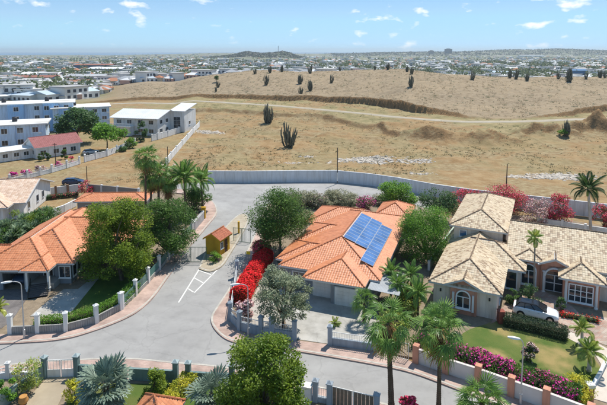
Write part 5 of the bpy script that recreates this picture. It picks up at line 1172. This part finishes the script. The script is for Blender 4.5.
# two tall fan palms by the street, in front
b1 = G(391.5, 413, .1); palm('fan_palm', 'tall fan palm with shaggy brown trunk leaning in front of the drive gate', b1, D(387.5,322,b1.y+.3), FAN, 19, 1.12, 101, .19, dead=9, deadm=FAN_d, yellow=FAN_y, skirt=2.1, elmin=-48)
b2 = G(438.5, 414, .1); palm('fan_palm', 'straight fan palm with slim brown trunk in front of the salmon wall', b2, D(440,327,b2.y+.2), FAN, 20, 1.08, 102, .15, dead=10, deadm=FAN_d, yellow=FAN_y, skirt=.6, elmin=-50)
b3 = G(482, 448, .1); palm('fan_palm', 'bushy low fan palm whose crown tops the bottom edge by the lamp', b3, D(482,402,b3.y), FAN, 28, .95, 103, .2, elmin=-30)
# palms in the side yard of the solar house
b = G(364, 322, .1); palm('fan_palm', 'young fan palm at the edge of the concrete drive', b, D(364,300,b.y), FAN, 20, .72, 104, .13, elmin=-25)
b = G(335, 325, .13); palm('yucca', 'small potted palm standing on the concrete drive', b, D(335,322.5,b.y), FEAs, 12, .6, 105, .08)
for i, (x, y, yb_, lb) in enumerate([(398,284,308,'feathery palm rising behind the metal lean-to'),(411,274,300,'taller feathery palm beside the pink house wall'),(391,272,296,'feathery palm against the orange roof edge'),(418,292,316,'low feathery palm near the salmon wall')]):
    b = G(x, yb_, .1); palm('feather_palm', lb, b, D(x+rnd if False else x, y, b.y), FEA, 22, .68+.05*(i % 2), 110+i, .09, elmin=-30)
    for k in range(0): pass
b = G(436,334,.1); palm('fan_palm', 'short fan palm among the shrubs behind the salmon wall', b, D(436,316,b.y), FAN, 20, .75, 116, .14, elmin=-25)
# silver palms
b = G(107, 414, .1); palm('silver_palm', 'large silver blue fan palm on the lawn behind the teal wall', b, D(106,386,b.y), FANS, 22, 1.18, 120, .24, elmin=-40)
b = G(211, 412, .1); palm('silver_palm', 'smaller silver blue fan palm beside the glossy olive tree', b, D(211,392,b.y), FANS, 16, .95, 121, .16, elmin=-25)
# palms behind the big tree
b = G(146, 232); palm('fan_palm', 'tall slender fan palm above the big tree', b, D(145.5,157,b.y), FAN, 26, 1.15, 130, .16, dead=5, deadm=FAN_d, skirt=.8)
b = G(159, 228); palm('fan_palm', 'fan palm with brown skirt right of the tallest palm', b, D(158.5,172,b.y), FAN, 24, 1.2, 131, .2, dead=8, deadm=FAN_d, skirt=2.5)
b = G(150, 226); palm('fan_palm', 'shorter fan palm wedged between two taller palms', b, D(152,176,b.y), FAN, 22, 1.15, 134, .16, dead=8, deadm=FAN_d, skirt=2)
b = G(186, 222); palm('coconut_palm', 'arching coconut palm above the dark green tree', b, D(184,178,b.y), FEA, 28, 1.6, 132, .18, elmin=-25)
b = G(203, 215); palm('coconut_palm', 'second coconut palm at the end of the boundary wall', b, D(201,180,b.y), FEA, 24, 1.2, 133, .14, elmin=-25)
b = G(168, 226); palm('fan_palm', 'stout fan palm with hanging brown fronds beside the coconut palm', b, D(168,180,b.y), FAN, 22, 1.15, 135, .22, dead=9, deadm=FAN_d, skirt=3)
T_px('round_tree', 'dark bushy tree under the coconut palms', (172,188,214,222), 214, 'mid', 136, nl=6500, ls=.3, ncl=24, bx=192)
# pink house palms
b = G(591, 246, .1); palm('royal_palm', 'royal palm with smooth pale trunk behind the pink house', b, D(588,189,b.y), FEAr, 18, 1.25, 140, .2, bark=mat('pale smooth trunk', (.48,.45,.41), (.38,.35,.31), 1.5), crownshaft=mat('green crownshaft', (.12,.20,.06)), elmin=-15, elmax=72)
b = G(533.5, 298, .1); palm('slender_palm', 'small slender palm in front of the arched window', b, D(535,237,b.y), FEAs, 16, .85, 141, .09, bark=M_palebark, crownshaft=mat('green crownshaft', (.12,.20,.06)))
b = G(582, 346, .13); palm('slender_palm', 'young palm with white trunk at the bend of the cream path', b, D(582,328,b.y), FEAs, 15, .95, 142, .13, bark=mat('white painted trunk', (.66,.64,.60)), elmin=-20)
b = G(589, 371, .13); palm('slender_palm', 'young palm with white trunk above the golden shrub', b, D(590,351,b.y), FEAs, 16, 1.1, 143, .15, bark=mat('white painted trunk', (.66,.64,.60)), elmin=-20)
b = G(-3, 328, .1); palm('feather_palm', 'feathery palm at the edge of the left driveway', b, D(-3,308,b.y), FEAs, 18, 1.0, 144, .1)
# yucca thicket left of the orange roof
YUC = [blade_set(60, 1.25, LM['yucca'], 200+i, .085) for i in range(3)]+[blade_set(60, 1.1, LM['mid'], 210, .08)]
rs = np.random.RandomState(5); yl = 0
for i in range(34):
    x = -4+58*rs.rand(); y = 232-10*(x/58)+12*rs.rand()-6+(6 if x < 20 else 0); b = G(x, y+10, .1); h = 1.0+1.7*rs.rand()
    o = thing('yucca', 'spiky grey green yucca in the thicket beside the orange roof', 'yucca', b, 0, 'yuccas left of the orange roof')
    MB().tube([(0,0,-.1),(.05,0,h)], [.11,.08], 7).build('stem', M_bark, o)
    for k in range(4): obj_from('leaf_rosette', YUC[(i+k) % 4], o, (rs.normal()*.35, rs.normal()*.35, h-.35*k), (rs.normal()*.2, rs.normal()*.2, rs.rand()*6), (1.25,1.25,1.25))
T_px('shrub', 'rounded green bush at the tip of the yucca thicket', (30,206,62,240), 236, 'mid', 93, nl=3000, ls=.26, ncl=18, cat='shrub', bush=True, low=-.2)
T_px('shrub', 'yellow green bush in the middle of the yucca thicket', (8,206,36,236), 236, 'bright', 94, nl=2600, ls=.26, ncl=18, cat='shrub', bush=True, low=-.2)

# ------------------------------------------------------------------ cacti and scrub on the open land
M_cact = mat('dusty cactus', (.17,.165,.12), (.11,.11,.08), 1.5, rough=.9)
def cactus_mesh(seed, n):
    rs = np.random.RandomState(seed); mb = MB()
    for i in range(n):
        az = rs.rand()*2*PI; sp = .05+.24*rs.rand(); h = (.45+.55*rs.rand())*(1-.5*max(0, sp-.17)/.12*.5); x0, y0 = rs.normal()*.05, rs.normal()*.05; p = []
        for k in range(6):
            f = k/5; g = f**.5 if f < .5 else .707+.35*(f-.5); p.append((x0+math.cos(az)*sp*g+.02*math.sin(9*f+i), y0+math.sin(az)*sp*g+.02*math.cos(7*f+i), h*f-.02))
        r = .018+.010*rs.rand(); mb.tube(p, [r*.9,r,r*1.1,r*1.1,r,r*.4], 5)
    return mb.mesh('stems', M_cact, True)
CM = [cactus_mesh(300+i, n) for i, n in enumerate((34, 24, 42, 18))]
cacti = [(268,123,22,'big columnar cactus cluster on the bare earth above the rubble'),(289,147,28,'largest columnar cactus cluster on the bare earth'),(566,136,17,'columnar cactus beside a green bush among the earth mounds')]
small = [(218,87.5,8),(216,92,5),(266,85,12),(300,84,11),(301,94,9),(310,91,12),(331,83,10),(411,87,13),(412,74,8),(407,72,7),(472,80,12),(510,78,10),(516,79,11),(527,81,9),(558,79,9),(569,82,16),(586,79,8),(600,78,9),(605,78,8),(282,72,8),(310,73.5,10),(270,73,8),(340,71,6),(388,69.5,8),(255,74,7),(375,70,5)]
def hill_pt(x, y):
    d = ray(x, y); Ys = np.arange(114, 480, .4); Xs = d.x*Ys/d.y; Zr = H+d.z*Ys/d.y; Zt = T(Xs, Ys); k = np.nonzero(Zr < Zt)[0]
    if len(k): k = k[0]; return Vector((Xs[k], Ys[k], Zt[k]))
    Y = float(np.interp(x, BX, BY))+104; X = (x-303.5)/500*Y; return Vector((X, Y, Tz(X, Y)))
def put_cactus(p, hp, lb, gr, i):
    h = hp*p.y/500*1.02; o = thing('columnar_cactus', lb, 'cactus', p-Vector((0,0,.15)), i*1.7, gr); o2 = obj_from('stems', CM[i % 4], o, (0,0,0), None, (h, h, h))
for i, (x, y, hp, lb) in enumerate(cacti): put_cactus(hill_pt(x, y), hp, lb, None, i)
for i, (x, y, hp) in enumerate(small): put_cactus(hill_pt(x, y), hp, 'dark columnar cactus cluster on the dry grassy hill', 'cacti on the hill', i+1)
p = hill_pt(563, 136); tree('shrub', 'green bush at the foot of the cactus among the mounds', p, p+Vector((0,0,1.2)), 1.9, 1.2, LM['lime'], 95, nl=900, ls=.4, ncl=10, cat='shrub', trunk_r=.08, low=-.2)
p = hill_pt(217, 82); tree('small_tree', 'lone small dark tree on the left slope of the hill', p, p+Vector((0,0,2.6)), 2.2, 1.9, LM['dark'], 96, nl=900, ls=.5, ncl=10, trunk_r=.12)
rs = np.random.RandomState(11)
def scatter(name, label, xs, ys, m, s0, s1, nl):
    z = T(xs, ys); P = []; S = []
    for x, y, zz in zip(xs, ys, z):
        s = s0+(s1-s0)*rs.rand()**2; q = rs.normal(size=(nl, 3))*np.array([s, s, s*.45]); q[:, 2] = np.abs(q[:, 2]); P.append(q+np.array([x, y, zz]))
    V, F = leaves(rs, np.concatenate(P), s1*.55, up=0, aspect=.4); np_obj(name, V, F, m, kind='stuff', label=label, cat='scrub')
n = 5200; u = -.36+.98*rs.rand(n); px_ = 303.5+500*u; yy = np.interp(px_, BX, BY)+1.5+rs.rand(n)*118; k = (fbm(u*60, yy/14)+.18*rs.rand(n)) > .02
scatter('dry_scrub', 'pale dry grass tussocks covering the hill', (u*yy)[k], yy[k], leaf_mat('straw tussocks', (.40,.32,.20), (.30,.24,.15), trans=.4), .25, .75, 9)
n = 380; u = -.36+.98*rs.rand(n); px_ = 303.5+500*u; yy = np.interp(px_, BX, BY)+2+rs.rand(n)*115
scatter('thorn_scrub', 'low dark thorn bushes scattered over the hill', u*yy, yy, LM['grey'], .4, 1.0, 16)
n = 5200; yy = 116+165*rs.rand(n)**1.3; u = -.24+.9*rs.rand(n); px_ = 303.5+500*u; k = (yy < np.interp(px_, BX, BY)-1) & (np.abs(yy-np.interp(px_, RDX, RY)) > 4) & (fbm(u*yy/9, yy/9)+.16*rs.rand(n) > .06); 
n3 = 900; px3 = 62+100*rs.rand(n3); py3 = 150+32*rs.rand(n3); q3 = np.array([G(a_, c_).xy for a_, c_ in zip(px3, py3)]); k3 = (fbm(q3[:,0]/7, q3[:,1]/7)+.2*rs.rand(n3) > .08) & (py3 > np.interp(px3, [60, 107, 135, 165], [172, 160, 150, 150]))
scatter('lot_weeds', 'dry weeds on the empty lot', q3[k3,0], q3[k3,1], leaf_mat('weedy scrub', (.20,.185,.085), (.12,.125,.055), trans=.2), .15, .4, 8)
scatter('field_scrub', 'sparse dry weeds on the bare field', (u*yy)[k], yy[k], leaf_mat('weedy scrub', (.34,.29,.15), (.24,.215,.11), trans=.35), .2, .55, 10)
# pale rubble heaps on the field
M_rub = mat('limestone rubble', (.54,.49,.42), (.44,.38,.31), 1.2, rough=.95, island=.15)
def rubble(label, px, n, spread, s0):
    p = hill_pt(*px); mb = MB(); r_ = random.Random(int(px[0]))
    for i in range(n*2):
        x = r_.gauss(0, spread[0]*.5); y = r_.gauss(0, spread[1]*.5); s = s0*(.2+r_.random()**4*1.2); X, Y = p.x+x, p.y+y; z = Tz(X, Y)-p.z-s*.2
        k = len(mb.v); a = r_.random()*6
        for dx, dy, dz in ((-1,-1,0),(1,-1,0),(1,1,0),(-1,1,0),(-.6,-.7,.6),(.7,-.5,.7),(.5,.6,.5),(-.7,.5,.8)):
            sx_, sy_ = dx*s*(.7+r_.random()*.6), dy*s*(.7+r_.random()*.6); mb.v.append((x+sx_*math.cos(a)-sy_*math.sin(a), y+sx_*math.sin(a)+sy_*math.cos(a), z+dz*s*.7))
        mb.f += [tuple(k+j for j in f) for f in ((0,3,2,1),(4,5,6,7),(0,1,5,4),(1,2,6,5),(2,3,7,6),(3,0,4,7))]
    o = mb.build('rubble_heap', M_rub, None, p); tag(o, label, 'rubble', 'rubble heaps on the field', 'stuff')
for px, n, sp, s0, lb in [((368,160),420,(8,3.2),.55,'wide heap of white rubble behind the bend of the boundary wall'),((556,186),420,(7,2.6),.5,'white rubble and slabs behind the wall near the royal palm'),((416,162),120,(4,1.8),.4,'small white rubble heap right of the wide one'),((208,133),200,(5,2.6),.5,'white rubble patch at the far end of the long lot wall'),((515,181),60,(2.2,1.2),.4,'little white rubble heap right of the utility pole'),((308,157),24,(2,1),.5,'few white slabs lying on the bare earth'),((296,163),60,(5,1.2),.3,'thin scatter of white stones behind the wall'),((161,166),100,(3,2),.35,'pale rubble at the foot of the lot wall'),((420,174),50,(3,1),.35,'white stones against the boundary wall')]: rubble(lb, px, n, sp, s0)

# ------------------------------------------------------------------ distant town
TW = [mat('town white', (.80,.79,.76), (.68,.66,.62), .05), mat('town cream', (.62,.52,.38)), mat('town pink', (.58,.36,.28)), mat('town blue', (.06,.14,.42)), mat('town grey wall', (.38,.39,.40))]
TR = [mat('town grey roof', (.42,.43,.44), (.34,.35,.36), .05), mat('town terracotta roof', (.42,.19,.11)), mat('town white roof', (.76,.76,.75), (.66,.66,.65), .04), mat('town rust roof', (.30,.13,.09)), mat('town pale blue roof', (.46,.55,.62)), mat('town slab roof', (.52,.51,.49), (.34,.33,.32), .04)]
M_twin = mat('town window', (.06,.07,.09), rough=.3)
def town_mesh(kind):
    mb = MB(); mi = []
    def box(*a, m=0): mb.box(*a); mi.extend([m]*6)
    if kind in ('grey', 'terra', 'pale'):           # pitched house, 1 x .7 footprint
        box(-.5,-.35,0,.5,.35,.27)
        e = .04; mb.add([(-.5-e,-.35-e,.27),(.5+e,-.35-e,.27),(.5+e,.35+e,.27),(-.5-e,.35+e,.27),(-.22,0,.42),(.22,0,.42)], [(0,1,5,4),(1,2,5),(2,3,4,5),(3,0,4),(3,2,1,0)]); mi.extend([1]*5)
        for x in (-.3, 0, .3): box(x-.06,-.356,.08,x+.06,-.3501,.2, m=2)
        box(.5001,-.1,.08,.506,.06,.2, m=2)
    elif kind == 'flat':
        box(-.5,-.35,0,.5,.35,.42); box(-.53,-.38,.4201,.53,.38,.46, m=1)
        for z in (.07, .26):
            for x in (-.34,-.1,.14,.36): box(x-.06,-.356,z,x+.06,-.3501,z+.1, m=2)
    else:                                          # shed
        box(-.5,-.25,0,.5,.25,.10); mb.add([(-.51,-.26,.1),(.51,-.26,.1),(.51,.26,.1),(-.51,.26,.1),(-.51,0,.14),(.51,0,.14)], [(0,1,5,4),(2,3,4,5),(1,2,5),(3,0,4),(3,2,1,0)]); mi.extend([1]*5)
        for i in range(8): x = -.44+i*.125; box(x-.03,-.2515,.02,x+.03,-.2501,.065, m=2)
    return mb, mi
KINDS = {'grey': ('town_house','small white house with grey roof in the distant town',0,0), 'terra': ('town_house','small house with terracotta roof in the distant town',1,1), 'pale': ('town_house','small pink house with pale roof in the distant town',2,2), 'flat': ('town_building','white flat roofed building in the distant town',0,5), 'shed': ('warehouse','long white roofed warehouse in the distant town',4,2), 'blueshed': ('warehouse','long pale blue roofed warehouse in the distant town',0,4)}
TM = {}
for k_, (nm, lb, wi, ri) in KINDS.items():
    mb, mi = town_mesh('shed' if 'shed' in k_ else k_); me = mb.mesh(nm, [TW[wi], TR[ri], M_twin]); me.polygons.foreach_set('material_index', mi); TM[k_] = (me, mb, mi)
rs = np.random.RandomState(21); B = []
for i in range(5600):
    x = -50+710*rs.rand(); Y = 1/(1/5600+(1/(330 if x < 75 else 400 if x < 105 else 500)-1/5600)*rs.rand()**1.1); X = (x-303.5)/500*Y
    if x > 380 and Y > 4300 and rs.rand() < .7: continue
    if 212 < x < 300 and Y > 2500: continue
    if Y > 5000 and x < 200: continue
    B.append((x, X, Y))
B = np.array(B); Zb = T(B[:,1], B[:,2]); ypx = 51+(29-Zb-5)*500/B[:,2]; sil = np.interp(B[:,0], SX, SYp)
vis = (ypx < np.where(B[:,0] < 115, 101, sil+1.0)); B = B[vis]; Zb = Zb[vis]
dens = fbm(B[:,1]/180+3, B[:,2]/260, 3)
keep = dens+.3*rs.rand(len(B)) > .03; B = B[keep]; Zb = Zb[keep]
recs = []
for (x, X, Y), z in zip(B, Zb):
    r_ = rs.rand(); kd = 'grey' if r_ < .40 else 'terra' if r_ < .56 else 'pale' if r_ < .70 else 'flat' if r_ < .92 else 'shed' if r_ < .97 else 'blueshed'
    s = (20+20*rs.rand()) if 'shed' in kd else (10+6*rs.rand() if kd != 'flat' else 10+9*rs.rand()); sz = s*(1.0+.25*rs.rand()) if 'shed' not in kd else s*1.3
    rz_ = R([24,24,-66,-20,70][rs.randint(5)])+rs.normal()*.12
    recs.append((s/Y, kd, X, Y, z, s, sz, rz_))
recs.sort(key=lambda q: -q[0]); acc = {}
for i, (a, kd, X, Y, z, s, sz, rz_) in enumerate(recs):
    me, mb, mi = TM[kd]; nm, lb = KINDS[kd][:2]
    if i < 420:
        o = obj_from(nm, me, None, (X, Y, z-.2), (0,0,rz_), (s, s, sz)); tag(o, lb, 'house' if 'house' in nm else 'building', lb.replace('small ', '').replace('long ', '')+' group')
        o['group'] = {'grey':'grey roofed town houses','terra':'terracotta roofed town houses','pale':'pale roofed town houses','flat':'flat roofed town buildings','shed':'white roofed warehouses','blueshed':'pale blue roofed warehouses'}[kd]
    else:
        V = np.array(mb.v)*np.array([s, s, sz]); c_, s_ = math.cos(rz_), math.sin(rz_)
        V = np.stack([V[:,0]*c_-V[:,1]*s_+X, V[:,0]*s_+V[:,1]*c_+Y, V[:,2]+z-.2], 1); acc.setdefault(kd, []).append(V)
for kd, L in acc.items():
    _, mb, mi = TM[kd]; k0 = 0; n = len(mb.v); me = bpy.data.meshes.new('far_town'); 
    me.from_pydata(np.concatenate(L).tolist(), [], [tuple(i+q*n for i in f) for q in range(len(L)) for f in mb.f]); _, _, wi, ri = KINDS[kd]
    for m_ in (TW[wi], TR[ri], M_twin): me.materials.append(m_)
    me.polygons.foreach_set('material_index', mi*len(L)); o = bpy.data.objects.new('far_town', me); link(o)
    tag(o, 'far off '+{'grey':'grey roofed houses','terra':'terracotta roofed houses','pale':'pale roofed houses','flat':'white flat roofed buildings','shed':'white warehouses','blueshed':'pale blue warehouses'}[kd]+' merging into the town', 'town', None, 'stuff')
# landmarks of the town
def shed(name, label, x0, x1, yb_, Y, hgt, dp, wm, rm, rz_=0, cat='building'):
    X0, X1 = (x0-303.5)/500*Y, (x1-303.5)/500*Y; z = Tz((X0+X1)/2, Y); L = X1-X0
    o = thing(name, label, cat, ((X0+X1)/2, Y, z-.3), rz_)
    MB().box(-L/2, 0, 0, L/2, dp, hgt).build('wall', wm, o); r = MB(); r.slab([(-L/2-1,-1,hgt+.1),(L/2+1,-1,hgt+.1),(L/2+1,dp/2,hgt+2.2),(-L/2-1,dp/2,hgt+2.2)], .3); r.slab([(L/2+1,dp+1,hgt+.1),(-L/2-1,dp+1,hgt+.1),(-L/2-1,dp/2,hgt+2.2),(L/2+1,dp/2,hgt+2.2)], .3); r.build('roof', rm, o)
    n = max(3, int(L/6)); wmsh = MB().box(-1.2,-.12,1.5,1.2,-.004,min(3.5, hgt-1)).mesh('window', M_twin)
    for i in range(n): obj_from('window', wmsh, o, (-L/2+L*(i+.5)/n, 0, 0))
shed('warehouse', 'long white roofed building above the blue fronted shop', 20, 58, 80, 640, 8, 22, TW[0], TR[2])
shed('warehouse', 'blue fronted shop building with rust coloured roof', 18, 52, 86, 575, 7, 20, TW[3], TR[3])
shed('warehouse', 'large pinkish warehouse with pale roof edging the dry field', 66, 103, 90, 560, 9, 26, TW[2], TR[0])
shed('warehouse', 'wide white roofed store right of the pinkish warehouse', 88, 122, 74, 800, 9, 30, TW[4], TR[2])
shed('warehouse', 'dark roofed hall with long blue grey walls', 74, 112, 70, 980, 10, 30, mat('hall wall', (.10,.16,.24)), TR[3])
shed('blue_house', 'bright blue house peeking over the hill shoulder', 208, 218, 72, 560, 9, 10, mat('bright blue wall', (.12,.30,.60)), TR[2])
shed('warehouse', 'white tent roofed hall over the crest of the hill', 336, 352, 71, 640, 5, 14, TW[0], TR[2])
shed('office_block', 'blue grey office block over the right of the hill', 572, 586, 71, 640, 12, 12, mat('blue office wall', (.10,.20,.34)), mat('blue office wall', (.10,.20,.34)))
shed('warehouse', 'long white hall on the far ridge to the right', 519, 543, 57, 3600, 14, 40, TW[0], TR[2])
for x, w_, h_, lb in ((447.5, 7, 44, 'dark office tower on the far ridge'), (430.5, 5, 30, 'tan office tower on the far ridge')):
    Y = 4700; X = (x-303.5)/500*Y; o = thing('office_tower', lb, 'tower', (X, Y, Tz(X, Y)-2)); W_ = w_*Y/500; m_ = mat('tower dark', (.07,.09,.12)) if h_ > 40 else mat('tower tan', (.34,.26,.20))
    MB().box(-W_/2,-12,0,W_/2,12,h_).build('wall', m_, o); MB().box(-W_/4,-6,h_+.01,W_/4,6,h_+6).build('roof_plant', m_, o)
    for f in range(6): MB().box(-W_/2+2,-12.2,4+f*h_/7,W_/2-2,-12.01,4+f*h_/7+2.5).build('window_band', M_twin, o)
X, Y = (278.5-303.5)/500*3200, 3200; o = thing('radio_mast', 'tall radio mast on the dark hill above the town', 'mast', (X, Y, Tz(X, Y)-1)); mb = MB()
for a in range(3): mb.tube([(4*math.cos(a*2.1),4*math.sin(a*2.1),0),(1.4*math.cos(a*2.1),1.4*math.sin(a*2.1),46)], .8, 5)
for k in range(9): mb.tube([(4*(1-k/14)*math.cos(a*2.1),4*(1-k/14)*math.sin(a*2.1),k*5) for a in range(4)], .45, 4)
mb.build('lattice', mat('mast steel', (.30,.30,.32)), o)
# trees of the town
n = 7000; x = -50+710*rs.rand(n); Y = 1/(1/5400+(1/np.where(x < 75, 330, np.where(x < 105, 400, 500))-1/5400)*rs.rand(n)**1.1); X = (x-303.5)/500*Y; Z = T(X, Y); ypx = 51+(29-Z-5)*500/Y
k = (ypx < np.where(x < 115, 101, np.interp(x, SX, SYp)+1)) & (fbm(X/150+40, Y/220, 3)+.22*rs.rand(n) > .04) & ~((x > 105) & (Y < 540)) & ((Y > 640) | (rs.rand(n) < .4)); X, Y, Z = X[k], Y[k], Z[k]
P = []; S = []
for a, b_, c_ in zip(X, Y, Z):
    r_ = 2.5+4.5*rs.rand()**1.5; m_ = 34; q = clump_points(rs, m_, (0,0,r_*1.0), r_, .75, .5)+rs.normal(size=(m_,3))*r_*.16; P.append(q+np.array([a, b_, c_]))
P = np.concatenate(P); V, F = leaves(rs, P, 3.0, up=.6, aspect=.8); np_obj('town_trees', V, F, leaf_mat('town foliage', (.15,.185,.09), (.10,.13,.06), trans=.35), kind='stuff', label='dark green trees growing all through the distant town', cat='trees')
# bush cover on the hill with the mast and the far ridges
n = 2600; x = 205+100*rs.rand(n); Y = 2700+800*rs.rand(n); X = (x-303.5)/500*Y; Z = T(X, Y); P = np.stack([X, Y, Z], 1).repeat(10, 0)+rs.normal(size=(n*10, 3))*np.array([6,6,2]); V, F = leaves(rs, P, 7, aspect=.8)
np_obj('hill_bush', V, F, leaf_mat('hill bush', (.060,.060,.032), (.045,.05,.03), trans=.1), kind='stuff', label='dark bush covering the hill with the mast', cat='bush')
n = 2600; x = 330+330*rs.rand(n); Y = 4300+1100*rs.rand(n); X = (x-303.5)/500*Y; Z = T(X, Y); P = np.stack([X, Y, Z], 1).repeat(6, 0)+rs.normal(size=(n*6, 3))*np.array([14,14,3]); V, F = leaves(rs, P, 13, aspect=.8)
np_obj('ridge_bush', V, F, leaf_mat('hill bush', (.060,.060,.032)), kind='stuff', label='bush and trees covering the far ridges', cat='bush')

# ------------------------------------------------------------------ sea air
hz = MB().box(-27000, -300, -500, 27000, 26000, 112).build('haze', None, kind='stuff'); hz['label'] = 'thin bluish sea haze over the town'; hz['category'] = 'haze'
hmt = bpy.data.materials.new('haze'); hmt.use_nodes = True; t = hmt.node_tree; t.nodes.clear(); pv_ = N(t, 'ShaderNodeVolumePrincipled'); pv_.inputs['Color'].default_value = (.80,.93,1,1); pv_.inputs['Density'].default_value = 0.85e-4; pv_.inputs['Anisotropy'].default_value = .3
ov = N(t, 'ShaderNodeOutputMaterial'); t.links.new(pv_.outputs[0], ov.inputs['Volume']); hz.data.materials.clear(); hz.data.materials.append(hmt)
